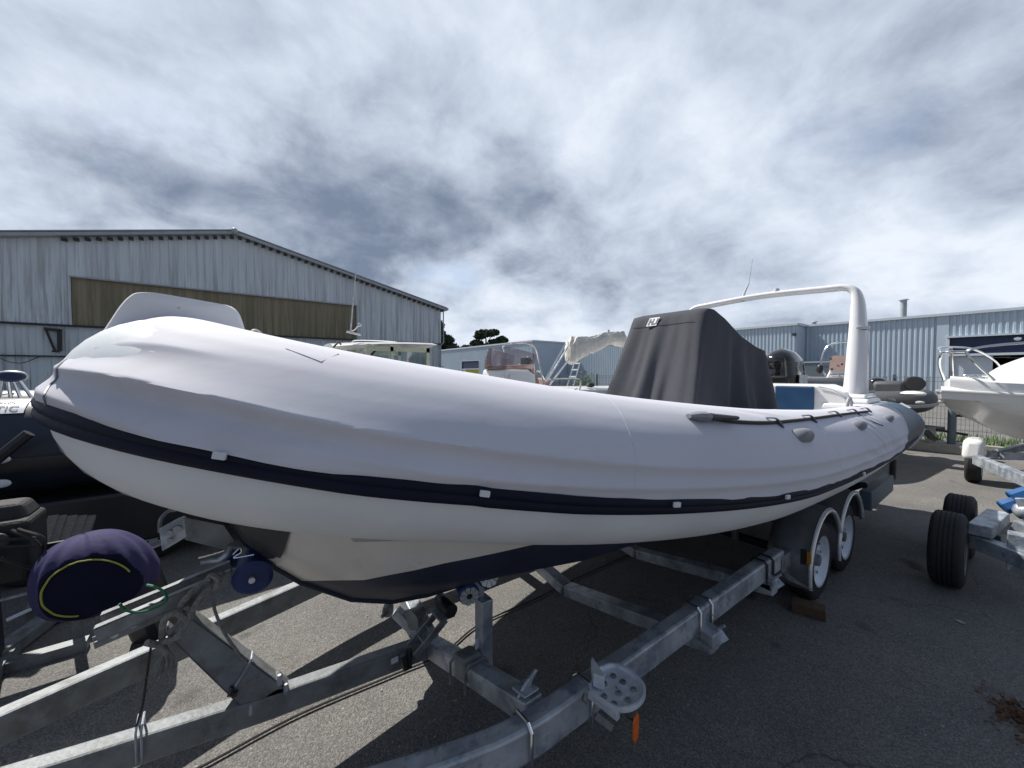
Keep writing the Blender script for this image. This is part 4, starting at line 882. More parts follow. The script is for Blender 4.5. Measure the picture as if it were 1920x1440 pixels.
rb = at(880, 1117, v=1.50); roller(rb, (.30, 1, .1), .050, .12, face='lightgrey')
m = MB(); m.tube([P1+Vector((0, 0, -.02)), (ra+rb)/2+Vector((.03, .05, 0))], .024, n=8); m.box((ra+rb)/2+Vector((.03, .03, 0)), (.10, .012, .05)); m.build('roller_bracket', 'galv', tl, bevel=.004)
# keel roller cradle at the tongue's end
K = at(826, 1150, v=1.87); Kb = at(768, 1218, v=1.87)
m = MB()
for dv in (-.045, .045): m.beam(Kb+Vector((0, dv, .0)), K+Vector((.0, dv, .0)), .014, .035)
for s in (.35, .62): c = Kb.lerp(K, s); m.tube([c+Vector((0, -.055, -.015)), c+Vector((0, .055, -.015))], .006, n=6)
m.box(K+Vector((.01, 0, -.0)), (.09, .13, .012)); m.build('keel_cradle', 'galvd', tl, bevel=.003)
m = MB(); m.tube([K+Vector((.03, -.07, .035)), K+Vector((.03, .07, .035))], .036, n=14); m.build('keel_roller', 'black', tl, smooth=True)
m = MB(); q = at(836, 1150, v=1.86); m.lathe(q, (.2, 1, 0), [(0, .003), (0, .024), (.03, .024), (.03, .003)], 14); m.build('roller_end', 'galvd', tl, smooth=True)
m = MB(); q = at(757, 1240, v=1.86); m.tube([q+Vector((-.015, -.02, .05)), q+Vector((0, -.03, -.02)), q+Vector((.02, -.02, -.03)), q+Vector((.03, 0, .05))], .016, n=7); m.build('tongue_clamp', 'black', tl, smooth=True)
m = MB(); q = at(740, 1238, v=1.878-.035); m.box(q, (.035, .002, .028)); m.build('sticker', 'sticker', tl)
# arm rising from the crossbeam with small wheel, far side
a = at(800, 1192, v=2.02); b = at(748, 1140, v=2.10)
m = MB(); m.beam(a, b, .06, .05); m.build('roller_arm', 'galv', tl, bevel=.006)
q = at(727, 1148, v=2.08); m = MB(); m.lathe(q, (.4, 1, 0), [(0, .002), (0, .03), (.05, .03), (.05, .002)], 14); m.tube([q+Vector((-.04, -.02, .0)), q], .01, n=6); m.build('arm_roller', 'galvd', tl, smooth=True)
m = MB(); q = at(770, 1163, v=2.02); m.lathe(q, (1, .4, .1), [(0, .002), (0, .06), (.03, .05), (.09, .03), (.09, .002)], 16); m.build('arm_drum', 'galvd', tl, smooth=True)
# bunk support
m = MB(); p = at(1378, 1040, v=1.45); m.tube([(p.x, 1.45, .28), (p.x, 1.45, .62)], .028, n=10); m.build('support_post', 'galvd', tl, smooth=True)
# winch post
PV = 1.86
def wp(px, py, v=PV): return at(px, py, v=v)
m = MB(); pl = [wp(352, 1152), wp(543, 1293), wp(458, 1333), wp(308, 1188)]
m.prism(pl, (0, .006, 0)); m.prism([pl[0], pl[1], pl[1]+Vector((-.006, 0, -.006)), pl[0]+Vector((-.006, 0, -.006))], (0, .08, 0)); m.prism([pl[3], pl[2], pl[2]+Vector((.006, 0, .006)), pl[3]+Vector((.006, 0, .006))], (0, .08, 0))
wpost = m.build('winch_post', 'galvd', tl, bevel=.004)
m = MB(); f0 = wp(520, 1285); m.prism([wp(455, 1330), wp(470, 1345), wp(548, 1313), wp(548, 1300), wp(540, 1288), wp(520, 1290)], (0, .10, 0)); m.prism([wp(512, 1277), wp(528, 1274), wp(548, 1298), wp(540, 1302)], (0, .07, 0)); m.build('post_foot', 'galvd', wpost, bevel=.006)
for x, y in ((524, 1275), (536, 1292), (470, 1330)):
    q = wp(x, y, PV-.003); m = MB(); m.tube([q+Vector((0, 0, -.02)), q+Vector((0, 0, .0)), q+Vector((0, 0, .022))], [.010, .010, .007], n=6); m.build('bolt', 'galv', wpost)
m = MB(); a = wp(437, 1293, PV-.006); b = wp(472, 1236, PV-.006); m.tube([a, a.lerp(b, .5)+Vector((0, -.004, 0)), b, b+Vector((.006, .04, .004))], .005, n=6); m.build('pin', 'galv', wpost, smooth=True)
m = MB(); m.tube([a+Vector((0, 0, .012)), a+Vector((-.01, -.002, -.012)), a+Vector((.012, -.002, -.02))], .012, n=6); m.build('pin_end', 'black', wpost, smooth=True)
# channel arms up to the bow roller
A0 = wp(176, 1176); A1 = wp(432, 1068)
m = MB()
for dv in (0, .09):
    o_ = Vector((0, dv, 0)); m.beam(A0+o_, A1+o_, .030, .006); m.beam(A0+o_+Vector((0, -.012, -.0)), A1+o_+Vector((0, -.012, 0)), .006, .05); m.beam(A0+o_+Vector((0, 0, -.046)), A1+o_+Vector((0, 0, -.046)), .030, .006)
m.prism([wp(172, 1196), wp(372, 1107), wp(378, 1130), wp(177, 1218)], (0, .006, 0)); wa_ = m.build('winch_arm', 'galvd', tl, bevel=.002)
for x, y in ((250, 1170), (285, 1150), (215, 1188)):
    q = wp(x, y, PV-.004); m = MB(); m.tube([q, q+Vector((0, -.008, 0))], .012, n=8); m.build('bolt', 'galv', wa_, smooth=True)
bc = at(473, 1086, v=1.80); roller(bc, (.18, 1, .12), .070, .16, name='bow_roller', face=None)
m = MB(); m.tube([bc-Vector((.002, .012, .001)), bc+Vector((0, .02, 0))], .011, n=12); m.build('roller_pin', 'whitep', tl, smooth=True)
bc2 = at(440, 1052, v=1.98); m = MB(); m.lathe(bc2, (.18, 1, .12), [(0, .002), (0, .03), (.02, .045), (.10, .03), (.10, .002)], 18); m.build('bow_roller', 'blue', tl, smooth=True)
# galvanised bow bracket with its arm
BV = 1.90
def bw(px, py, v=BV): return at(px, py, v=v)
m = MB(); m.prism([bw(298, 993), bw(304, 1034), bw(350, 1007), bw(346, 968), bw(330, 975)], (0, .012, 0)); m.prism([bw(346, 968), bw(350, 1007), bw(353, 1005, BV+.10), bw(349, 972, BV+.10)], (.004, 0, 0)); br = m.build('bow_bracket', 'galv', tl, bevel=.004)
for x, y in ((333, 992), (318, 998), (319, 1013)): m = MB(); q = bw(x, y, BV-.002); m.tube([q, q+Vector((0, -.01, 0))], .009 if y != 992 else .014, n=10); m.build('bolt', 'lightgrey', br, smooth=True)
m = MB(); m.prism([bw(348, 1003), bw(420, 1022), bw(462, 1026), bw(462, 1031), bw(415, 1030), bw(346, 1012)], (0, .06, 0)); m.prism([bw(345, 970), bw(350, 1006), bw(420, 1025), bw(440, 1015), bw(420, 985)], (0, .004, .0)); m.build('bracket_arm', 'galvd', br, bevel=.003)
m = MB(); m.tube(spline([bw(300, 998, 1.93), bw(301, 975, 1.95), bw(315, 959, 1.97), bw(330, 956, 1.97)], 5), .007, n=7); m.build('bracket_hoop', 'galvd', br, smooth=True)
# strap hook and shackle by the roller
m = MB(); m.tube(spline([at(376, 1055, v=1.84), at(392, 1052, v=1.84), at(410, 1050, v=1.84), at(424, 1040, v=1.84), at(432, 1028, v=1.86)], 5), [.009]*21, n=7); m.build('snap_hook', 'galv', tl, smooth=True)
m = MB(); m.tube(spline([at(372, 1046, v=1.83), at(395, 1040, v=1.83), at(420, 1032, v=1.84)], 5), .004, n=6); m.tube(spline([at(437, 1040, v=1.82), at(450, 1028, v=1.82), at(452, 1036, v=1.82), at(438, 1046, v=1.82), at(476, 1040, v=1.82)], 5), .003, n=5); m.build('shackle', 'steel', tl, smooth=True)
# step on the near rail with reflector
S = at(1150, 1292, z=.52)
def sp_(px, py, z=.53): return at(px, py, z=z)
out = spline([sp_(1118, 1258), sp_(1150, 1250), sp_(1180, 1262), sp_(1207, 1288), sp_(1209, 1312), sp_(1190, 1332), sp_(1160, 1336), sp_(1125, 1318), sp_(1105, 1300), sp_(1112, 1275), sp_(1118, 1258)], 6)[:-1]
cen = sum(out, Vector())/len(out); m = MB(); rim = []
for s, dz in ((1, 0), (1.0, .018), (.93, .018), (.90, .006), (.86, .004), (.05, .004)): rim.append([cen+(p-cen)*s+Vector((0, 0, dz)) for p in out])
m.grid([r_+[r_[0]] for r_ in rim]); m.grid([[p-Vector((0, 0, .001)) for p in rim[0]], [cen+(p-cen)*.05-Vector((0, 0, .001)) for p in rim[0]]]); step = m.build('step_plate', 'galvl', tl, smooth=True, ang=50)
for x, y in ((1133, 1282), (1150, 1268), (1188, 1293), (1160, 1300), (1178, 1313), (1152, 1320), (1133, 1306), (1168, 1279)):
    q = at(x, y, z=.535); m = MB(); m.lathe(q-Vector((0, 0, .001)), (0, 0, 1), [(0, .013), (.007, .010), (.007, .006), (-.001, .005)], 10); m.build('grip_hole', 'galvd', step, smooth=True)
m = MB(); m.prism([sp_(1110, 1253, .54), sp_(1108, 1262, .54), sp_(1112, 1288, .54), sp_(1132, 1296, .54), sp_(1134, 1290, .54)], (0, 0, .05)); m.beam(sp_(1105, 1292, .53), sp_(1160, 1335, .53), .02, .03); m.build('step_bracket', 'galvl', tl, bevel=.003)
m = MB(); q = at(1137, 1350, v=.86); m.beam(q+Vector((-.035, 0, .04)), q+Vector((.03, 0, -.03)), .02, .022); m.tube([at(1095, 1303, v=.92), at(1092, 1312, v=.9), at(1100, 1318, v=.9)], .006, n=6); m.build('hanging_bracket', 'galvd', tl, bevel=.004)
q = at(1190, 1363, v=.82); a = -.3; m = MB(); rr = Vector((1, .25, 0)).normalized()
m.prism([q+Vector((0, 0, .048))+rr*-.012, q+rr*-.022+Vector((0, 0, .03)), q+rr*-.022+Vector((0, 0, -.03)), q+rr*-.012+Vector((0, 0, -.05)), q+rr*.012+Vector((0, 0, -.05)), q+rr*.022+Vector((0, 0, -.03)), q+rr*.022+Vector((0, 0, .03)), q+rr*.012+Vector((0, 0, .048))], (.002, -.008, 0)); m.build('reflector', 'amber', tl, bevel=.002)
m = MB(); m.tube([sp_(1165, 1328, .51), at(1178, 1345, v=.825), at(1186, 1350, v=.822)], .004, n=5); m.build('reflector_wire', 'cord', tl)
m = MB()
for P in ([(797, 1438), (803, 1430), (806, 1440)], [(809, 1425), (806, 1432), (805, 1440)], [(843, 1436), (848, 1432), (850, 1437)]):
    m.tube([at(x, y, v=1.068)+Vector((0, -.004, 0)) for x, y in P], .0022, n=5)
m.build('paint_mark', 'sticker', tl)
# cord lashing on the tongue
lash = thing('lashing_cord', 'thin dark cord tied round the trailer tongue and up to the winch rope', 'cord', (-.2, 1.86, .4))
m = MB(); m.tube([at(283, 1212, v=1.83), at(268, 1320, v=1.82), (at(255, 1378, v=1.83).x, 1.835, .462)], .0036, n=5); m.build('cord', 'cord', lash, smooth=True); m = MB()
for k in range(2):
    u_ = at(255, 1378, v=1.83).x+.014*k; zt_ = .458; m.tube([(u_, 1.826, zt_-.12), (u_, 1.822, zt_-.01), (u_+.002, 1.832, zt_+.008), (u_, 1.896, zt_+.008), (u_, 1.906, zt_-.1)], .0038, n=6)
m.build('loop', 'galv', lash, smooth=True)
m = MB(); m.tube(spline([at(401, 1125, v=1.84), at(403, 1145, v=1.83), at(420, 1185, v=1.83), at(445, 1222, v=1.83), at(463, 1243, v=1.83)], 5), .006, n=6); m.build('strand', 'rope', lash, smooth=True)
# rope
rp = thing('mooring_rope', 'frayed grey rope knotted round the winch arm with a tasselled loose end', 'rope', (-.15, 1.82, .75))
m = MB(); V_ = 1.80
for P in ([(350, 1165), (330, 1150), (308, 1163), (304, 1200), (310, 1220), (316, 1228)], [(302, 1204), (330, 1195), (352, 1165), (358, 1150), (380, 1115), (402, 1095), (412, 1078)], [(345, 1160), (338, 1140), (352, 1118), (378, 1095), (395, 1085)], [(352, 1160), (370, 1130), (390, 1110), (398, 1090), (420, 1075)], [(385, 1100), (395, 1080), (410, 1088), (400, 1104), (384, 1094)], [(340, 1150), (350, 1140), (360, 1152), (350, 1164), (338, 1156)], [(275, 1205), (300, 1208), (325, 1192), (344, 1165)]):
    m.tube(spline([at(x, y, v=V_+.02*math.sin(i*1.9+x)) for i, (x, y) in enumerate(P)], 6), .0105, n=8)
m.build('rope_loops', 'rope', rp, smooth=True)
m = MB(); q = at(312, 1225, v=V_)
for k in range(16):
    a = random.uniform(-1, 1); m.tube([q+Vector((a*.008, 0, 0)), q+Vector((a*.03, random.uniform(-.02, .02), -.03)), q+Vector((a*.045-.01, random.uniform(-.03, .02), -.06-random.random()*.02))], [.004, .003, .0015], n=4)
tag(m.build('frayed_end', 'rope', rp, smooth=True))
tw = MB(); tw.tube(spline([at(224, 1132, v=1.80), at(236, 1144, v=1.80), at(262, 1148, v=1.80), at(295, 1138, v=1.80), at(312, 1125, v=1.80), at(308, 1110, v=1.82), at(292, 1101, v=1.86), at(276, 1097, v=1.9)], 6), .0045, n=6)
tag(tw.build('twine', 'ropeg', smooth=True), 'loop of green twine hanging over the winch arm beside the frayed rope', 'twine')
# wheels, mudguards
def wheel(parent, c, r, w, rr, ay, rimmat='rim', tread=True):
    """c = centre, ay = direction of the outer face"""
    ax = Vector((0, ay, 0)) if isinstance(ay, (int, float)) else Vector(ay).normalized(); c = Vector(c)
    m = MB(); pr = [(-w/2, rr), (-w/2+.005, rr+.02), (-w/2, r*.86), (-w*.42, r*.965), (-w*.34, r)]
    for k in range(1, 5): x = -w*.34+w*.68*k/5; pr += [(x-.004, r), (x-.003, r-.007), (x+.003, r-.007), (x+.004, r)]
    pr += [(w*.34, r), (w*.42, r*.965), (w/2, r*.86), (w/2-.005, rr+.02), (w/2, rr)]
    m.lathe(c, ax, pr, 48)
    wl_ = MB(); t = m.build('wheel', 'rubber', parent, smooth=True, ang=40)
    m = MB(); m.lathe(c, ax, [(w*.46, rr+.006), (w*.5, rr+.004), (w*.46, rr-.01), (w*.30, rr-.022), (w*.22, rr-.035), (w*.20, rr*.62), (w*.30, rr*.52), (w*.32, rr*.40), (w*.26, rr*.34), (w*.26, .001)], 36)
    m.lathe(c, ax, [(-w*.46, rr+.004), (w*.46, rr+.004)], 36); m.build('rim', rimmat, t, smooth=True, ang=35)
    u = ax.orthogonal().normalized(); v = ax.cross(u)
    m = MB(); m.lathe(c+ax*w*.26, ax, [(0, rr*.24), (.03, rr*.22), (.035, .001)], 16); m.build('hub', 'galvd', t, smooth=True)
    for k in range(10):
        a = 2*math.pi*k/10; q = c+ax*(w*.245)+(u*math.cos(a)+v*math.sin(a))*rr*.72
        m = MB(); m.tube([q, q+ax*.004], rr*.055, n=8); m.build('vent_hole', 'black', t)
    return t
for u in (3.57, 4.27):
    wheel(tl, (u, .958, .288), .288, .175, .185, -1); wheel(tl, (u, 2*VC-.965, .288), .288, .175, .185, 1)
def mudguard(u, sd=1):
    rr = .385; v0 = .845; v1 = 1.10; cz = .300; m = MB(); rows = []
    A0_, A1_ = -14, 168
    f = lambda a: R(a)
    for k in range(37):
        a = A0_+(A1_-A0_)*k/36; ca, sa = -math.cos(f(a)), math.sin(f(a)); r2 = rr
        rows.append([Vector((u+ca*q, (v if sd > 0 else 2*VC-v), cz+sa*q)) for v, q in ((v0+.012, r2-.035), (v0, r2-.02), (v0-.004, r2-.004), (v0+.004, r2+.008), (v0+.02, r2+.004), (v0+.06, r2+.010), (v0+.18, r2+.018), (v1, r2+.012))])
    m.grid(rows); g = m.build('mudguard', 'fender', tl, smooth=True, ang=50, solid=.003)
    m = MB(); m.tube([Vector((u-math.cos(f(a))*(rr-.012), (v0-.002 if sd > 0 else 2*VC-v0+.002), cz+math.sin(f(a))*(rr-.012))) for a in range(A0_, A1_+1, 5)], .013, n=8); m.build('rolled_edge', 'lip', g, smooth=True); return g
for u in (3.57, 4.27):
    for sd in (1, -1): mudguard(u, sd)
m = MB(); q = Vector((3.57-.39, .80, .21)); m.prism([(3.19, .81, .215), (3.14, .95, .25), (3.08, 1.06, .32), (3.06, 1.02, .42), (3.12, .98, .42), (3.2, .95, .30)], (0, .01, .004)); m.build('guard_stay', 'galvd', tl, bevel=.003)
m = MB(); m.box((3.195, .85, .43), (.02, .025, .08)); m.build('side_marker', 'amberd', tl, bevel=.004)
m = MB(); m.box((3.19, .88, .43), (.02, .03, .10)); m.build('marker_plate', 'black', tl)
# rear carrier with the bent pipe
m = MB(); m.bar([(5.2, .93, .50), (6.3, .93, .50)], .10, .19); m.box((5.0, 1.3, .46), (.12, .7, .12)); m.build('rear_bracket', 'post', tl, bevel=.012)
m = MB(); m.tube(spline([(6.28, .92, .40), (6.42, .92, .395), (6.48, .92, .41), (6.50, .92, .46), (6.51, .92, .66)], 5), .035, n=10); m.build('light_post', 'black', tl, smooth=True)
m = MB(); m.tube([(5.0, 1.05, .52), (5.0, .93, .60), (5.03, .9, .60)], .03, n=8); m.build('rear_roller', 'navy', tl, smooth=True)
# chock
m = MB(); a = at(1484, 1124, z=.07); b = at(1548, 1142, z=.07)
m.beam(a+Vector((0, 0, .005)), b+Vector((0, 0, .005)), .10, .072); tag(m.build('wooden_chock', 'wood', bevel=.004), 'rough wooden block wedged on the ground before the front near trailer wheel', 'chock')
# cable on the ground and up the hull's shade
m = MB(); P = [at(x, y, z=.012) for x, y in ((330, 1452), (372, 1440), (560, 1340), (745, 1262), (830, 1225), (900, 1170), (1010, 1120), (1090, 1080), (1180, 1040))]
m.tube(spline(P, 10), .006, n=6); tag(m.build('ground_cable', 'cord', smooth=True), 'thin dark cable lying across the tarmac under the big trailer', 'cable')
m = MB(); rnd = random.Random(4)
q = at(1908, 1345, z=0)
for i in range(420):
    a = rnd.uniform(0, 6.28); d = abs(rnd.gauss(0, .07)); c = q+Vector((math.cos(a)*d*1.5, math.sin(a)*d*.8, rnd.uniform(.003, .02))); s = rnd.uniform(.006, .018); d1 = Vector((rnd.gauss(0, 1), rnd.gauss(0, 1), rnd.gauss(0, .4))).normalized(); d2 = d1.orthogonal().normalized()
    m.add([c-d1*s, c+d2*s*.4, c+d1*s, c-d2*s*.4], [(0, 1, 2, 3)])
tag(m.build('leaf_litter', 'leafdry'), kind='stuff')

m = MB(); rnd = random.Random(21)
for i in range(520):
    k = rnd.random()
    x = rnd.uniform(-1.5, 8); y = rnd.uniform(-.8, 7.5); s = rnd.uniform(.003, .009)*(1 if k < .8 else 1.8); a = rnd.uniform(0, 6.28)
    if k < .6: m.box((x, y, s*.35), (s*1.4, s, s*.7), Matrix.Rotation(a, 3, 'Z'))
    else:
        d1 = Vector((math.cos(a), math.sin(a), rnd.uniform(-.1, .3)))*s*2; d2 = Vector((-math.sin(a), math.cos(a), rnd.uniform(-.1, .3)))*s; c = Vector((x, y, s*.8)); m.add([c-d1, c+d2, c+d1, c-d2], [(0, 1, 2, 3)])
tag(m.build('ground_grit', 'conc'), kind='stuff')
# ------------------------------------------------------------------ neighbouring boats
def rib(label, loc, yaw, L, B, r, zc, tmat, dark_hull=True, group=None, kz=.45, rise=.22, band='lightgrey'):
    """small inflatable: local x from stern (0) to bow (L); returns root and a local->world function"""
    t = thing('inflatable_boat', label, 'boat', loc, group); cy, sy = math.cos(yaw), math.sin(yaw); o = Vector(loc)
    W = lambda x, y, z: Vector((o.x+x*cy-y*sy, o.y+x*sy+y*cy, z))
    hw = B/2-r; half = []
    for k in range(40):
        s = k/39
        if s < .55: x = s/.55*(L*.62); w = hw; z = zc
        else: q = (s-.55)/.45; a = q*math.pi/2; x = L*.62+(L*.38-r)*math.sin(a)**1.0; w = hw*math.cos(a)**.75 if q < 1 else 0; z = zc+rise*q*q
        half.append((x, w, z))
    path = [(x, w, z) for x, w, z in half]+[(x, -w, z) for x, w, z in reversed(half[:-1])]
    pts = [W(-.38, hw, zc)]+[W(*p) for p in path]+[W(-.38, -hw, zc)]
    pts = pts[:1]+[W(-.15, hw, zc)]+pts[1:-1]+[W(-.15, -hw, zc)]+pts[-1:]
    rad = [r*.25, r*.8]+[r]*(len(pts)-4)+[r*.8, r*.25]
    m = MB(); m.tube(pts, rad, n=20); m.build('tube', tmat, t, smooth=True, ang=60)
    m = MB(); rows = []
    for i in range(2, len(pts)-2):
        a = pts[i-1]; b = pts[i+1]; d = (b-a).normalized(); n = Vector((d.y, -d.x, 0)).normalized(); c = sum(pts, Vector())/len(pts)
        if n.dot(pts[i]-c) < 0: n = -n
        rows.append([pts[i]+(n*math.cos(R(th))+Vector((0, 0, 1))*math.sin(R(th)))*(r+e) for th, e in ((-26, 0), (-24, .02), (-17, .028), (-10, .02), (-8, 0))])
    m.grid(rows); m.build('rubbing_strake', band, t, smooth=True)
    m = MB(); rows = []
    for k in range(14):
        q = k/13; x = q*(L-.25); w = (hw+.02)*(1-q**3.2)**.8 if q < 1 else .0; kk = kz+(zc+.05-kz)*q**4.5
        rows.append([W(x, w, zc-.05+rise*q*q), W(x, w*.9, kk+.20*(1-q**4)), W(x, 0, kk), W(x, -w*.9, kk+.20*(1-q**4)), W(x, -w, zc-.05+rise*q*q)])
    m.grid(rows); m.build('hull', 'black' if dark_hull else 'gelwhite', t, smooth=True)
    m = MB(); m.add([W(0, hw, zc-.02), W(L*.65, hw, zc-.02), W(L-.4, 0, zc+.1), W(L*.65, -hw, zc-.02), W(0, -hw, zc-.02)], [(0, 1, 2, 3, 4)]); m.add([W(.02, -hw, kz+.1), W(.02, hw, kz+.1), W(.02, hw, zc+r), W(.02, -hw, zc+r)], [(0, 1, 2, 3)]); m.build('deck', 'lightgrey', t)
    return t, W
def handle(t, W, pts, mt='lightgrey', r=.02):
    m = MB(); m.tube(pts, r, n=8); return m.build('handle', mt, t, smooth=True)
def trailer_simple(label, o, yaw, L, w, wheels, zr=.45, mt='galvd', wr=.29):
    t = thing('boat_trailer', label, 'trailer', o); cy, sy = math.cos(yaw), math.sin(yaw)
    W = lambda x, y, z: Vector((o[0]+x*cy-y*sy, o[1]+x*sy+y*cy, z))
    for s in (-1, 1):
        m = MB(); m.bar([W(0, s*w*.42, zr), W(L*.6, s*w*.42, zr), W(L, s*.05, zr)], .07, .10); m.build('side_rail', mt, t)
    for x in (.3, L*.35, L*.6): m = MB(); m.beam(W(x, -w*.42, zr-.1), W(x, w*.42, zr-.1), .07, .07); m.build('crossbeam', mt, t)
    for x in (.5, L*.5):
        for s in (-.25, .25): m = MB(); m.beam(W(x, s, zr-.1), W(x, s, zr+.14), .08, .08, up=(1, 0, 0)); m.build('support', mt, t)
    for x in wheels:
        for s in (-1, 1): wheel(t, W(x, s*w/2, wr), wr, .17, .18, W(0, s, 0)-W(0, 0, 0), 'rim')
    return t, W
# --- left neighbour: dark inflatable, runs parallel, bow hidden behind the big boat
nb, NW = rib('dark navy inflatable boat at the left edge with white lettered patches on its tube', (-6.2, 6.0, 0), 0, 9.0, 3.0, .38, 1.12, 'darktube', kz=.32, rise=.15, band='black')
def nbt(x, th, e=.004): return Vector((x, 6.0-1.12-math.cos(R(th))*(.38+e), 1.12+math.sin(R(th))*(.38+e)))
def patch(x0, x1, t0, t1, nm='patch', mt='sticker', K=6):
    m = MB(); m.grid([[nbt(x0+(x1-x0)*i/K, t0+(t1-t0)*j/K) for j in range(K+1)] for i in range(K+1)]); return m.build(nm, mt, nb, smooth=True)
xa = at(0, 760, v=4.62).x; xb = at(40, 760, v=4.62).x
pz = patch(xb-.40, xb+.01, 46, 74)
for s, th in (('LOISIR', 68), ('NAUTIC', 54)):
    c = nbt(xb-.16, th, .007); text_part(s, .075, 'grey_rub', pz, c, (1, 0, 0), (0, math.sin(R(th)), math.cos(R(th))))
m = MB(); rows = []
for q in range(25):
    a = 2*math.pi*q/24; rows.append([nbt(xb-.20+rr_*math.cos(a)*1.2, 108+rr_*100*math.sin(a), .005) for rr_ in (.09, .12)])
m.grid(rows); m.build('round_patch', 'sticker', nb)
pc_ = at(20, 706, v=5.6)
m = MB(); m.ball(pc_, .085, 20, (1.1, .5, .62)); m.build('bolster_pad', 'navyp', nb, smooth=True)
m = MB(); m.ball(pc_+Vector((0, .02, .0)), .094, 20, (1.1, .4, .62)); m.build('bolster_rim', 'whitep', nb, smooth=True)
for dx in (-.10, -.03, .03, .10): m = MB(); m.tube([pc_+Vector((dx*.5, .0, -.04)), pc_+Vector((dx*1.6+.06, .0, -.42))], .014, n=8); m.build('stay', 'steel', nb, smooth=True)
m = MB(); m.tube([pc_+Vector((-.5, .1, -.22)), pc_+Vector((0, .05, -.16)), pc_+Vector((-.2, .0, -.36))], .012, n=8); m.build('rail', 'steel', nb, smooth=True)
for x, y in ((1, 862), (2, 907)):
    q = at(x, y, v=4.49); m = MB(); m.ball(q, .05, 12, (1, .4, .62)); m.build('handle_patch', 'sticker', nb, smooth=True)
m = MB(); m.tube([at(55, 812, v=4.35), at(0, 856, v=4.35), at(-60, 905, v=4.35)], .035, n=8); m.build('strap_roll', 'black', nb, smooth=True)
nt_, NTW = trailer_simple('weathered trailer carrying the dark navy inflatable boat', (-6.0, 6.0, 0), 0, 9.6, 2.4, (4.75, 5.45), zr=.42)
m = MB(); m.prism([(-1.75, 4.62, .22), (-1.7, 4.62, .55), (-1.45, 4.62, .68), (-.25, 4.62, .68), (.0, 4.62, .55), (.08, 4.62, .22)], (0, .34, 0)); m.build('mudguard', 'black', nt_, bevel=.03)
m = MB(); m.bar([(.1, 4.62, .62), (2.2, 4.62, .62)], .10, .34); m.build('side_board', 'black', nt_)
# covered outboard
ob_ = thing('covered_outboard', 'purple blue cloth outboard cover with yellow piping, sagging beside the dark boat', 'outboard motor', (-.75, 3.25, 0))
oc = at(182, 1072, v=3.22)
OU = Vector((.95, .02, .24)).normalized(); OW = Vector((-.22, .22, .92)).normalized(); OW = (OW-OU*OU.dot(OW)).normalized(); OV = OU.cross(OW)
def bagpt(a, b, e=0):
    f = lambda c, p: math.copysign(abs(c)**p, c)
    ca, sa, cb, sb = math.cos(a), math.sin(a), math.cos(b), math.sin(b)
    x, y, z = f(cb, .85)*f(ca, .9)*.245, f(cb, .85)*f(sa, .9)*.26, f(sb, .85)*.235
    x *= 1-.18*(z/.245); z += -.03*(x/.275)
    w = 1+.024*math.sin(a*15+b*2.5)*max(0, math.cos(b))*sst(-.9, .3, b)+.015*math.sin(a*6+2)
    y = min(y*w, BPL(z)+.006*noise.noise(Vector((x*9, z*9, 1))))
    return oc+OU*x*w+OV*y+OW*z*w
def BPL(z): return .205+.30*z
rows = []
for j in range(101):
    b = -math.pi/2+math.pi*j/100; rows.append([bagpt(2*math.pi*k/200, b) for k in range(200)])
m = MB(); m.grid(rows, True)
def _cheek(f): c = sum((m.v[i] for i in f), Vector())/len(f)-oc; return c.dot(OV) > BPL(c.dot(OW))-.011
m.m = [1 if _cheek(f) else 0 for f in m.f]  # cheek faces take the cloth colour with shade painted in
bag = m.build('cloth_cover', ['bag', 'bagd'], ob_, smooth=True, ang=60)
pip = []
for k in range(31):
    t = R(240-k*235/30); r_ = 0
    while r_ < .3:
        r_ += .003; x, z = .01+r_*math.cos(t), -.05+r_*math.sin(t); q = 1-(x/.245)**2-(z/.235)**2
        if q <= 0 or .26*math.sqrt(q) < BPL(z): break
    pip.append(oc+OU*x*(1-.18*(z/.245))+OV*(BPL(z)+.008)+OW*(z-.03*(x/.275)))
m = MB(); m.tube(spline(pip, 3), .0046, n=6); m.build('piping', 'yellow', bag, smooth=True)
m = MB(); e0 = oc+OU*.2; m.beam(e0+Vector((.0, .08, -.02)), Vector((e0.x+.10, e0.y+.22, .03)), .20, .20); m.build('leg', 'black', ob_, bevel=.05, seg=3)
# bare motor at the left edge
om = thing('outboard_motor', 'bare dark outboard motor on a stand at the left edge of the yard', 'outboard motor', (-1.3, 3.5, 0))
oc2 = at(14, 1030, v=3.45)
m = MB(); m.box(oc2+Vector((-.06, 0, .02)), (.36, .30, .34)); m.box(oc2+Vector((-.02, .02, .22)), (.26, .24, .10), taper=.7); m.build('crankcase', 'rubber', om, bevel=.03, seg=3)
for dx, dz in ((.02, .10), (-.04, -.02)):
    m = MB(); m.lathe(oc2+Vector((dx, -.17, dz)), (0, -1, 0), [(0, .045), (.02, .045), (.03, .03), (.03, .001)], 14); m.build('pulley', 'black', om, smooth=True)
for k in range(5):
    a = random.uniform(-.2, .1); m = MB(); m.tube(spline([oc2+Vector((a, -.17, .15)), oc2+Vector((a+.1, -.22, .05+.02*k)), oc2+Vector((.16, -.15, -.12+.05*k))], 5), .009, n=6); m.build('hose', 'cord', om, smooth=True)
m = MB(); m.box(oc2+Vector((-.02, -.155, .0)), (.10, .01, .02)); m.build('label_plate', 'galv', om)
m = MB(); m.beam(oc2+Vector((-.05, 0, -.14)), Vector((oc2.x-.05, oc2.y+.05, .05)), .14, .16, up=(1, 0, 0)); m.build('leg', 'black', om, bevel=.02)
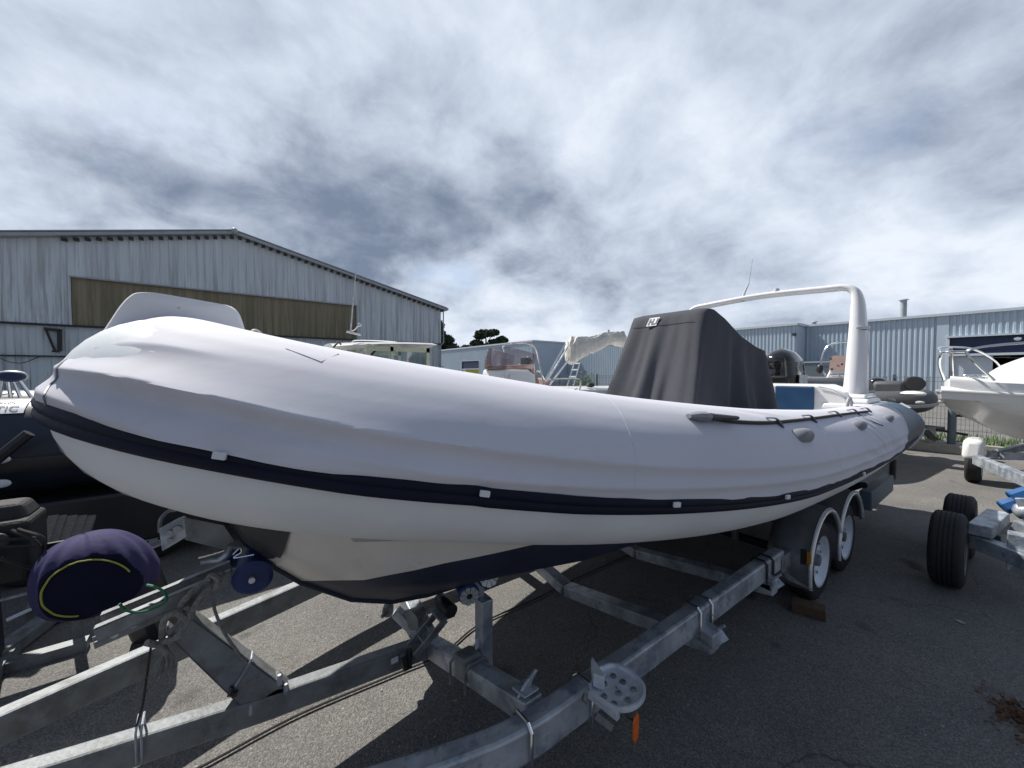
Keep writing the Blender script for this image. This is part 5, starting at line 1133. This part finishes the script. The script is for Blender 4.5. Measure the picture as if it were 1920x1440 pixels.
m = MB(); m.beam(Vector((oc2.x-.35, oc2.y, .06)), Vector((oc2.x+.3, oc2.y, .06)), .07, .06); m.beam(Vector((oc2.x-.05, oc2.y-.3, .07)), Vector((oc2.x-.05, oc2.y+.3, .07)), .07, .06); m.build('stand', 'galvd', om)
lb = thing('light_board', 'trailer light board with a white number plate behind the purple cover', 'light board', (-1, 3.9, 0))
q = at(52, 1052, v=3.55); m = MB(); m.box(q+Vector((0, .02, -.0)), (.62, .02, .16)); m.build('board', 'black', lb); m = MB(); m.box(q+Vector((0, .005, 0)), (.36, .008, .085)); npl = m.build('number_plate', 'sticker', lb, bevel=.002)
text_part('CZ', .085, 'black', npl, q+Vector((.02, -.001, -.002)), (1, 0, 0), (0, 0, 1)); m = MB(); m.beam(q+Vector((-.2, .05, 0)), Vector((q.x-.2, q.y+.05, .0)), .05, .04, up=(1, 0, 0)); m.build('bracket', 'galvd', lb); m = MB(); m.beam(q+Vector((.2, .05, 0)), Vector((q.x+.2, q.y+.05, .0)), .05, .04, up=(1, 0, 0)); m.build('bracket', 'galvd', lb)
db = thing('trailer_drawbar', 'flat weathered drawbar lying on the ground below the purple cover', 'drawbar', (-1.2, 2.9, 0))
m = MB(); a = at(-20, 1228, z=.09); b = at(118, 1128, z=.09); m.beam(a, b, .10, .08); m.build('bar', 'galvd', db, bevel=.01)
m = MB(); c = at(46, 1152, z=.12); m.beam(c+Vector((-.07, -.02, 0)), c+Vector((.06, .03, .03)), .05, .004); m.build('plate', 'sticker', db)
m = MB(); a = at(-20, 1131, v=3.3); b = at(60, 1110, v=3.3); m.tube([a, b], .008, n=5); tag(m.build('tie_rod', 'galv', db, smooth=True))
for i, x in enumerate((96, 112, 131, 150)):
    a = at(x-12, 1038, z=.25); b = at(x+14, 972, z=.42)
m = MB()
pl_ = thing('plank_stack', 'weathered wooden slats leaning together behind the purple cover', 'planks', (-.9, 4.2, 0))
for x in (88, 104, 124, 142, 158):
    a = at(x-14, 1042, v=4.0); b = at(x+12, 966, v=4.25); m = MB(); a.z = max(a.z, .02); m.beam(a, b, .05, .03); m.beam(Vector((a.x-.03, a.y-.1, 0.02)), a, .05, .03); m.build('slat', 'greywood', pl_)
# --- hard top fishing boat
def boat_hull(parent, W, L, B, zk, zg, mt='gelwhite', bowrise=.25, rake=.7):
    rows = []
    for k in range(22):
        q = k/21; x = q*L; w = B/2*(1-q**3.0)**.75 if q < 1 else .001; zg_ = zg+bowrise*q*q; kx = x-rake*0
        kk = zk+(zg_-zk-.05)*max(0, (q-.72)/.28)**2.2
        rows.append([W(x, w, zg_), W(x-.02, w*.97, zg_-.12), W(x-.10*q, w*.88, kk+(zg_-kk)*.42), W(x-.12*q, w*.80, kk+(zg_-kk)*.36), W(x-.15*q, 0, kk), W(x-.12*q, -w*.80, kk+(zg_-kk)*.36), W(x-.10*q, -w*.88, kk+(zg_-kk)*.42), W(x-.02, -w*.97, zg_-.12), W(x, -w, zg_)])
    m = MB(); m.grid(rows); m.add(rows[0], [tuple(range(9))]); h = m.build('hull', mt, parent, smooth=True, ang=28)
    m = MB(); m.grid([[r_[0]+Vector((0, 0, .0)), r_[0].lerp(r_[8], .5)+Vector((0, 0, .07)), r_[8]] for r_ in rows]); m.build('deck', 'gelwhite', parent, smooth=True)
    for s in (0, 8): m = MB(); m.tube([r_[s] for r_ in rows], .025, n=8); m.build('gunwale', 'gelwhite', parent, smooth=True)
    return rows
def mkW(o, yaw):
    cy, sy = math.cos(yaw), math.sin(yaw); return lambda x, y, z: Vector((o[0]+x*cy-y*sy, o[1]+x*sy+y*cy, z))
HT = thing('cabin_boat', 'white hard top fishing boat with cream wheelhouse in front of the shed', 'boat', (2.8, 9.2, 0)); W = mkW((5.4, 9.2), math.pi)
boat_hull(HT, W, 6.2, 2.3, .45, 1.25)
# wheelhouse (x from stern): windscreen faces the bow
x0, x1 = 1.55, 3.35
m = MB(); bz, tz_ = 1.3, 2.28
for s in (-1, 1):
    y_ = .92*s
    for xa_, xb_ in ((x0, x0+.08), (x0+.85, x0+.92), (x1-.45, x1-.36)): m.prism([W(xa_, y_, bz), W(xb_, y_, bz), W(xb_, y_, tz_), W(xa_, y_, tz_)], W(0, -.05*s, 0)-W(0, 0, 0))
    m.prism([W(x0, y_, bz), W(x1, y_, bz), W(x1-.15, y_, bz+.35), W(x0, y_, bz+.35)], W(0, -.05*s, 0)-W(0, 0, 0))
    m.prism([W(x0, y_*1.0, 2.18), W(x1-.5, y_, 2.18), W(x1-.55, y_, tz_), W(x0, y_, tz_)], W(0, -.05*s, 0)-W(0, 0, 0))
m.prism([W(x0, -.92, bz), W(x0, .92, bz), W(x0, .92, bz+.4), W(x0, -.92, bz+.4)], W(.05, 0, 0)-W(0, 0, 0)); m.build('wheelhouse', 'cream', HT)
for y_ in (-.9, -.3, .3, .9):
    m = MB(); m.beam(W(x1, y_, bz+.25), W(x1-.62, y_*.95, tz_), .04, .04); m.build('window_frame', 'black', HT)
m = MB(); m.add([W(x1-.01, -.9, bz+.25), W(x1-.01, .9, bz+.25), W(x1-.62, .86, tz_), W(x1-.62, -.86, tz_)], [(0, 1, 2, 3)]); m.build('windscreen', 'glassgreen', HT)
for s in (-1, 1): m = MB(); m.add([W(x0+.05, .9*s, bz+.33), W(x1-.1, .9*s, bz+.33), W(x1-.6, .9*s, tz_-.08), W(x0+.05, .9*s, tz_-.08)], [(0, 1, 2, 3)]); m.build('side_window', 'glassgreen', HT)
m = MB(); rows = []
for k in range(13):
    q = k/12; x = x0-.15+(x1-x0+.35)*q; w = 1.05*(1-max(0, q-.45)**2.6*2.2); zt = 2.43-.10*q*q; row = []
    for j in range(16):
        a = 2*math.pi*j/16; row.append(W(x, w*math.cos(a), zt-.07+(.09 if math.sin(a) > 0 else .05)*math.sin(a)*(1-abs(math.cos(a))**6)))
    rows.append(row)
m.grid(rows, True); m.add(rows[0], [tuple(range(16))]); m.add(rows[-1], [tuple(range(16))]); hr = m.build('hard_top', 'gelwhite', HT, smooth=True, ang=50)
m = MB(); m.tube(spline([W(x0+.2, -.75, 2.42), W(x0+.2, -.75, 2.53), W(x0+1.2, -.72, 2.52), W(x0+1.25, -.72, 2.4)], 5), .016, n=7); m.build('handrail', 'steel', hr, smooth=True)
a = at(657, 624, v=8.6); m = MB(); m.tube([a, at(669, 488, v=8.6)], [.018, .007], n=6); m.build('antenna', 'whitep', hr, smooth=True)
b = at(674, 609, v=8.6); m = MB(); m.tube([at(655, 624, v=8.6), at(666, 618, v=8.6), b], .012, n=6); m.ball(b, .04, 10); m.tube([at(650, 622, v=8.6), at(676, 628, v=8.6)], .02, n=6); m.build('horn_light', 'whitep', hr, smooth=True)
m = MB(); m.tube([at(625, 651, v=8.5), at(634, 642, v=8.5), at(640, 646, v=8.5)], .02, n=6); m.build('wiper', 'black', HT)
# --- open white boat with console, canvas and ladder
OB = thing('open_boat', 'white open boat with a brown tinted console windscreen and crumpled canvas on its frame', 'boat', (6, 6.3, 0)); W = mkW((10.2, 6.3), math.pi)
boat_hull(OB, W, 6.4, 2.2, .42, 1.30, bowrise=.1)
DZ = 6.25
def ob(px, py, v=5.95): return at(px, py, v=v)
m = MB(); cA = ob(942, 770); cB = ob(1004, 770); zt = ob(960, 692).z; w_ = cB.x-cA.x
m.prism([Vector((cA.x, 5.85, 1.0)), Vector((cB.x, 5.85, 1.0)), Vector((cB.x-.03, 5.9, zt-.12)), Vector((cB.x-.2, 5.92, zt)), Vector((cA.x+.05, 5.92, zt)), Vector((cA.x, 5.88, zt-.1))], (0, .8, 0)); con = m.build('console', 'gelwhite', OB, bevel=.05, seg=3, smooth=True)
m = MB(); m.prism([Vector((cA.x+.1, 5.86, zt-.34)), Vector((cA.x+.3, 5.86, zt-.34)), Vector((cA.x+.3, 5.86, zt-.1)), Vector((cA.x+.1, 5.86, zt-.1))], (0, -.012, 0)); m.build('hatch', 'gelwhite', con, bevel=.004)
m = MB(); m.prism([Vector((cA.x+.03, 5.93, zt)), Vector((cB.x-.14, 5.93, zt)), Vector((cB.x-.0, 5.95, zt-.25)), Vector((cB.x+.12, 5.95, zt-.3)), Vector((cB.x-.02, 5.95, zt+.1)), Vector((cA.x+.05, 5.95, zt+.07))], (0, .7, 0)); m.build('dash', 'pink', OB, bevel=.02)
wt = ob(960, 647).z; m = MB(); rows = []
for k in range(13):
    a = math.pi*k/12; y_ = 6.27-.36*math.cos(a); xf = cA.x+.06-.13*math.sin(a)
    rows.append([Vector((xf, y_, zt+.03)), Vector((xf+.03, y_, (zt+wt)/2)), Vector((xf+.10, y_, wt-.04))])
for y_, rs_ in ((5.91, -1), (6.63, 1)): pass
m.grid(rows); m.add([Vector((cA.x+.06, 5.91, zt+.03)), Vector((cB.x-.1, 5.91, zt+.0)), Vector((cB.x+.0, 5.91, wt-.16)), Vector((cA.x+.14, 5.91, wt-.04))], [(0, 1, 2, 3)]); m.add([Vector((cA.x+.06, 6.63, zt+.03)), Vector((cB.x-.1, 6.63, zt+.0)), Vector((cB.x+.0, 6.63, wt-.16)), Vector((cA.x+.14, 6.63, wt-.04))], [(0, 1, 2, 3)])
m.build('windscreen', 'glasspink', OB, smooth=True)
m = MB(); m.tube(spline([ob(945, 660), ob(943, 650, 6.2), ob(958, 644, 6.2), ob(990, 644, 5.9), ob(1004, 656, 5.85), ob(1012, 690, 5.85), ob(1022, 731, 5.85)], 6), .018, n=8); m.tube([ob(1001, 660), ob(1002, 735)], .015, n=7); m.build('hoop_rail', 'steel', OB, smooth=True)
m = MB(); c = ob(990, 680, 6.2); m.lathe(c, (1, 0, .3), [(0, .12), (.015, .13), (.03, .12), (.015, .11), (0, .12)], 24); m.box(c+Vector((.02, .1, .03)), (.1, .22, .14)); m.build('steering_wheel', 'black', OB, smooth=True)
m = MB(); p = ob(1012, 715, 6.3); m.box(p+Vector((.1, .15, -.1)), (.22, .6, .34)); m.build('seat', 'pink', OB, bevel=.03)
m = MB(); m.tube(spline([ob(1006, 725, 6.1), ob(1003, 700, 6.1), ob(1012, 697, 6.1), ob(1022, 712, 6.1)], 5), .014, n=6); m.build('seat_rail', 'steel', OB, smooth=True)
m = MB()
for P in ([(1024, 716), (1064, 652)], [(1030, 722), (1068, 672)], [(1022, 713), (1060, 645)]): m.tube([ob(x, y, 6.1) for x, y in P], .018, n=7)
for P in ([(1063, 724), (1078, 676), (1094, 655)], [(1075, 722), (1088, 678)], [(1071, 693), (1083, 693)], [(1067, 706), (1079, 706)], [(1075, 681), (1087, 681)]): m.tube([ob(x, y, 6.4) for x, y in P], .016, n=7)
m.build('canopy_frame', 'steel', OB, smooth=True)
m = MB(); m.tube(spline([ob(1028, 713, 5.35), ob(1050, 711, 5.35), ob(1083, 711, 5.35), ob(1089, 717, 5.35), ob(1087, 728, 5.35), ob(1083, 738, 5.35)], 5), .018, n=8); m.tube([ob(1064, 738, 5.35), ob(1082, 728, 5.35)], .015, n=6); m.build('side_rail', 'whitep', OB, smooth=True)
m = MB(); rows = []; cp = spline([ob(1066, 655, 6.1), ob(1073, 652, 6.2), ob(1092, 648, 6.3), ob(1118, 642, 6.4), ob(1142, 634, 6.5), ob(1166, 636, 6.6)], 7); rd = random.Random(8)
for i, p in enumerate(cp):
    q = i/(len(cp)-1); rr_ = lerp([0, .1, .25, .5, .7, .8, 1], [.08, .22, .24, .15, .15, .12, .20], q)
    rows.append([p+Vector((0, math.cos(a)*rr_*.8, math.sin(a)*rr_-(.13*(1-q) if math.sin(a) < 0 else .0)))*(1)+Vector((0, 0, .035*math.sin(a*7+i*.55)+.03*noise.noise(Vector((i*.6, a*2, 0))))) for a in [2*math.pi*k/40 for k in range(40)]])
m.grid(rows, True); m.add(rows[0], [tuple(range(40))]); m.build('folded_canvas', 'canvas', OB, smooth=True, ang=40)
m = MB(); q = ob(1141, 622, 6.5); m.tube([q+Vector((0, 0, -.1)), q, q+Vector((0, 0, .05))], [.01, .03, .03], n=8); m.build('mast_light', 'whitep', OB, smooth=True)
m = MB(); q = ob(1107, 722, 5.6); m.ball(q, .11, 12, (1, .8, .5)); m.build('compass', 'black', OB, smooth=True)
# --- rib with white console right of the arch
rc, RW = rib('grey tubed inflatable with a white console framed by the arch of the big boat', tuple(at(1610, 900, z=0).normalized()*0+Vector((11.0, 2.95, 0))), R(175), 3.6, 2.2, .24, 1.38, 'greytube', kz=.7, rise=.12)
c0_ = at(1572, 742, u=10.6); m = MB()
def rcp(px, py, u=10.6): return at(px, py, u=u)
m.prism([rcp(1542, 750), rcp(1546, 712), rcp(1556, 692), rcp(1612, 692), rcp(1616, 750)], (.5, .0, 0)); con = m.build('console', 'gelwhite', rc, bevel=.03, smooth=True)
m = MB(); m.prism([rcp(1554, 694, 10.58), rcp(1557, 672, 10.62), rcp(1562, 667, 10.63), rcp(1612, 666, 10.63), rcp(1612, 696, 10.58)], (.02, 0, 0)); m.build('instrument_panel', 'pink', con)
for x, y in ((1558, 673), (1579, 683), (1560, 692)): m = MB(); q = rcp(x, y, 10.57); m.tube([q, q+Vector((-.01, 0, 0))], .02, n=10); m.build('knob', 'black', con)
m = MB(); m.prism([rcp(1557, 701, 10.57), rcp(1570, 701, 10.57), rcp(1570, 703, 10.57), rcp(1557, 703, 10.57)], (-.004, 0, 0)); m.prism([rcp(1572, 701, 10.57), rcp(1596, 701, 10.57), rcp(1596, 703, 10.57), rcp(1572, 703, 10.57)], (-.004, 0, 0)); m.prism([rcp(1560, 705, 10.57), rcp(1596, 705, 10.57), rcp(1596, 706, 10.57), rcp(1560, 706, 10.57)], (-.004, 0, 0)); m.build('lettering_stripe', 'grey_rub', con)
m = MB(); wp_ = [rcp(1548, 704, 10.7), rcp(1540, 690, 10.7), rcp(1540, 675, 10.7), rcp(1547, 655, 10.75), rcp(1560, 645, 10.8), rcp(1585, 641, 10.8), rcp(1625, 642, 10.8)]
m.tube(spline(wp_, 6), .016, n=8); m.build('windscreen_rail', 'steel', rc, smooth=True)
m = MB(); ws_ = spline(wp_[1:], 5); m.add(ws_+[rcp(1625, 690, 10.7)], [tuple(range(len(ws_)+1))]); m.build('windscreen', 'glass', rc)
m = MB(); q = rcp(1537, 692, 10.5); m.ball(q, .08, 12, (.5, .8, 1.3)); m.build('engine', 'black', rc, smooth=True)
q = at(1507, 708, u=9.2); m = MB(); m.tube(spline([q+Vector((0, .1, -.08)), q+Vector((0, .07, .0)), q+Vector((0, 0, .03)), q+Vector((0, -.1, .0))], 4), .022, n=8); m.build('bow_eye', 'steel', rc, smooth=True)
trailer_simple('low grey trailer under the grey tubed inflatable framed by the arch', (12.4, 2.6, 0), R(178), 4.2, 1.5, (1.2,), zr=.55)
# --- small grey rib far right
yw = R(-91)
gb, GW = rib('small grey inflatable with a black hull, oval black backrest and a covered outboard', (12.7, 4.3, 0), yw, 3.2, 1.6, .26, 1.02, 'greytube', kz=.56, rise=.08)
def gp_(px, py, u=12.2): return at(px, py, u=u)
m = MB(); rows = []; c = gp_(1717, 720, 12.0)
m.lathe(c, FH, [(0, .001), (0, .225), (.03, .245), (.06, .225), (.06, .001)], 32); o_ = m.build('backrest', 'black', gb, smooth=True)
o_.data.transform(Matrix.Translation(c-WL[gb.name]) @ Matrix.Diagonal((1, 1, .68, 1)) @ Matrix.Translation(-(c-WL[gb.name])))
m = MB(); m.box(gp_(1668, 728, 12.6), (.5, .62, .34), taper=.85); m.build('outboard_cover', 'greytube', gb, bevel=.08, seg=3, smooth=True)
m = MB(); m.ball(gp_(1644, 718, 12.8), .2, 14, (1, 1, .7)); m.build('outboard_cowl', 'gloss', gb, smooth=True)
m = MB(); q = gp_(1712, 738, 11.6); m.ball(q, .20, 16, (1, 1, .3)); m.build('seat_pad', 'gelwhite', gb, smooth=True)
for x, y in ((1725, 755), (1768, 753), (1671, 750)):
    q = gp_(x, y, 10.9); m = MB(); m.ball(q, .07, 10, (1, 1, .5)); m.build('handle_patch', 'lightgrey', gb, smooth=True)
gt, GTW = trailer_simple('small dark trailer with plastic mudguards behind the stern of the big boat', (12.7, 4.6, 0), yw, 3.6, 1.5, (1.9,), zr=.52)
m = MB(); m.prism([gp_(1690, 806, 10.2), gp_(1742, 806, 10.2), gp_(1760, 824, 10.2), gp_(1752, 828, 10.2), gp_(1738, 815, 10.2), gp_(1700, 815, 10.2)], (.3, .1, 0)); m.build('mudguard', 'black', gt)
# --- white cabin boat on the right
yb = R(180-32)
CB = thing('cabin_boat', 'white cabin cruiser with a curved bow rail at the right edge', 'boat', (12, .6, 0))
tip_ = at(1764, 735, z=1.42); BD = Vector((math.cos(yb), math.sin(yb), 0)); so_ = tip_-BD*6.0; W = mkW((so_.x, so_.y), yb)
rows = boat_hull(CB, W, 6.0, 2.35, .66, 1.22, bowrise=.22, rake=.9)
m = MB()
rr2 = []
for k in range(16):
    q = k/15; x = 2.4+q*3.45; w = 1.08*(1-q**2.6)**.8*.98; zg_ = 1.22+.22*(x/6)**2
    rr2.append([W(x, w, zg_+.02), W(x, w*.96, zg_+.16), W(x, w*.75, zg_+.2), W(x, 0, zg_+.23), W(x, -w*.75, zg_+.2), W(x, -w*.96, zg_+.16), W(x, -w, zg_+.02)])
m.grid(rr2); m.build('foredeck', 'gelwhite', CB, smooth=True, ang=50)
m = MB(); c2 = []
for k in range(13):
    q = k/12; x = 2.4+q*2.6; w = .80*(1-q**3)**.6; h = .62*(1-q**2.2)**.7
    c2.append([W(x, w*math.cos(a), 1.58+h*math.sin(a)) for a in [math.pi*j/12 for j in range(13)]])
m.grid(c2); m.build('cabin', 'gelwhite', CB, smooth=True)
m = MB(); c3 = []
for k in range(11):
    a = math.pi*k/10; c3.append([W(3.1+.5*math.sin(a), .75*math.cos(a), 1.95-.15*math.sin(a)), W(2.55+.4*math.sin(a), .72*math.cos(a), 2.42)])
m.grid(c3); m.build('windscreen', 'glass', CB, smooth=True); m = MB(); m.tube([r_[1] for r_ in c3], .02, n=8); m.tube([r_[0] for r_ in c3], .015, n=8); m.build('windscreen_frame', 'steel', CB, smooth=True)
m = MB()
for s in (-1, 1):
    m.tube(spline([W(5.55, .30*s, 1.60), W(5.75, .22*s, 1.85), W(5.80, .16*s, 2.02), W(5.6, .34*s, 2.10), W(5.0, .62*s, 2.14), W(4.2, .88*s, 2.12), W(3.6, .98*s, 1.9), W(3.3, 1.0*s, 1.55)], 6), .018, n=8)
    m.tube([W(4.9, .66*s, 1.60), W(5.0, .62*s, 2.13)], .016, n=7)
m.tube(spline([W(5.80, .16, 2.02), W(5.92, 0, 2.02), W(5.80, -.16, 2.02)], 5), .018, n=8); m.build('bow_rail', 'steel', CB, smooth=True)
m = MB(); m.box(W(5.2, -.1, 1.66), (.22, .05, .05)); m.tube([W(5.0, -.12, 1.66), W(5.45, -.12, 1.66)], .025, n=6); m.build('cleat', 'steel', CB, bevel=.01)
for s in (-1, 1):
    m = MB(); m.prism([W(5.05, s*.50, .98), W(3.2, s*.98, .86), W(3.2, s*.985, .89), W(5.0, s*.52, 1.005)], (0, 0, .012)); m.build('stripe', 'black', CB)
ct, CTW = trailer_simple('white mudguard trailer under the cabin cruiser at the right edge', (so_.x, so_.y, 0), yb, 5.0, 1.9, (2.6,), zr=.50, mt='galv', wr=.27)
m = MB(); q = at(1826, 842, v=.42); m.box(q+Vector((.1, 0, 0)), (.55, .24, .32), taper=.9); m.build('mudguard', 'gelwhite', ct, bevel=.07, seg=3, smooth=True)
wheel(ct, Vector((q.x+.08, q.y, .27)), .27, .17, .17, -1)
# --- beam with red lettering, another trailer's drawbar
bm_ = thing('trailer_drawbar', 'galvanised box beam with a red decal reaching in at the right edge', 'drawbar', (7, 0, 0))
m = MB(); a = at(1832, 853, z=.58); b = at(1945, 898, z=.58); m.beam(a, b, .09, .13); m.build('beam', 'galv', bm_, bevel=.008)
d = (b-a).normalized(); s_ = d.cross(Vector((0, 0, 1))).normalized(); s_ = s_ if s_.dot(FH) < 0 else -s_
q = a+d*.45+s_*.05-Vector((0, 0, .06)); m = MB()
for k in range(7): m.box(q+d*(.055*k)+Vector((0, 0, 0)), (.036, .004, .05), Matrix((d, s_, Vector((0, 0, 1)))).transposed())
m.build('decal', 'red', bm_)
m = MB(); m.beam(b+Vector((0, 0, -.12)), Vector((b.x, b.y, 0.0)), .06, .06, up=(1, 0, 0)); m.build('prop', 'galvd', bm_)
# --- empty twin axle trailer, right foreground
rt = thing('boat_trailer', 'empty galvanised trailer with bare tyres and bright blue rollers at the right edge', 'trailer', (5, -.4, 0))
wheel(rt, (4.66, .325, .29), .29, .19, .18, -1, 'galvd'); wheel(rt, (5.46, .315, .285), .285, .19, .18, -1, 'galvd')
m = MB(); a = at(1828, 1002, z=.40); b = at(1960, 1050, z=.40); m.beam(a, b, .10, .11); m.build('axle_beam', 'galv', rt, bevel=.008)
m = MB(); a = at(1838, 985, z=.50); b = at(1872, 957, z=.50); m.beam(a, b, .13, .09); m.build('stub_beam', 'galv', rt, bevel=.008)
m = MB(); m.box(at(1908, 1035, z=.36), (.12, .1, .28)); m.build('bracket', 'galv', rt, bevel=.006)
m = MB(); a = at(1868, 1004, z=.34); b = at(1935, 1008, z=.34); m.beam(a, b, .07, .06); m.build('bracket', 'galv', rt, bevel=.006)
m = MB(); a = at(1905, 975, z=.5); m.beam(a, Vector((a.x-.1, a.y-.3, .4)), .06, .12); m.build('bracket', 'galv', rt, bevel=.006)
for x, y in ((1885, 950), (1902, 932)):
    q = at(x, y, u=5.0); m = MB(); dd_ = Vector((.3, -.7, .55)).normalized(); m.lathe(q-dd_*.02, dd_, [(0, .001), (0, .05), (.01, .058), (.10, .05), (.11, .04), (.11, .001)], 8); m.build('roller', 'blueL', rt, smooth=True, ang=30)
m = MB(); q = at(1912, 945, u=4.95); m.beam(q+Vector((0, 0, .05)), Vector((q.x+.0, q.y-.1, .38)), .05, .05, up=(1, 0, 0)); m.ball(q+Vector((0, -.03, -.05)), .07, 12); m.build('roller_arm', 'galv', rt, smooth=True)
m = MB(); c = at(1916, 1068, z=.05); m.tube([Vector((c.x, c.y-.05, .0)), Vector((c.x, c.y-.05, .4))], .03, n=8); m.build('jack', 'galvd', rt)
# --- posts by the fence
sp2 = thing('boat_stand', 'thick slate grey post on a foot with a dark crossbar, before the fence', 'stand', tuple(at(1783, 850, z=0)))
q = at(1783, 848, z=.0); m = MB(); m.tube([q, q+Vector((0, 0, 1.15))], .065, n=14); m.build('post', 'post', sp2, smooth=True)
m = MB(); m.box(q+Vector((0, 0, .02)), (.4, .3, .04)); m.build('foot', 'black', sp2); m = MB(); m.beam(q+Vector((-.1, .24, .50)), q+Vector((.1, -.22, .42)), .05, .05); m.build('crossbar', 'black', sp2)
lt_ = thing('kerb_block', 'low concrete block with a short upright at the foot of the mesh fence', 'block', tuple(at(1757, 850, z=0)))
q = at(1757, 848, z=0); m = MB(); m.box(q+Vector((.2, .1, .09)), (.5, 1.3, .18)); m.box(q+Vector((.1, .1, .3)), (.12, .12, .42)); m.build('block', 'conc', lt_, bevel=.01)
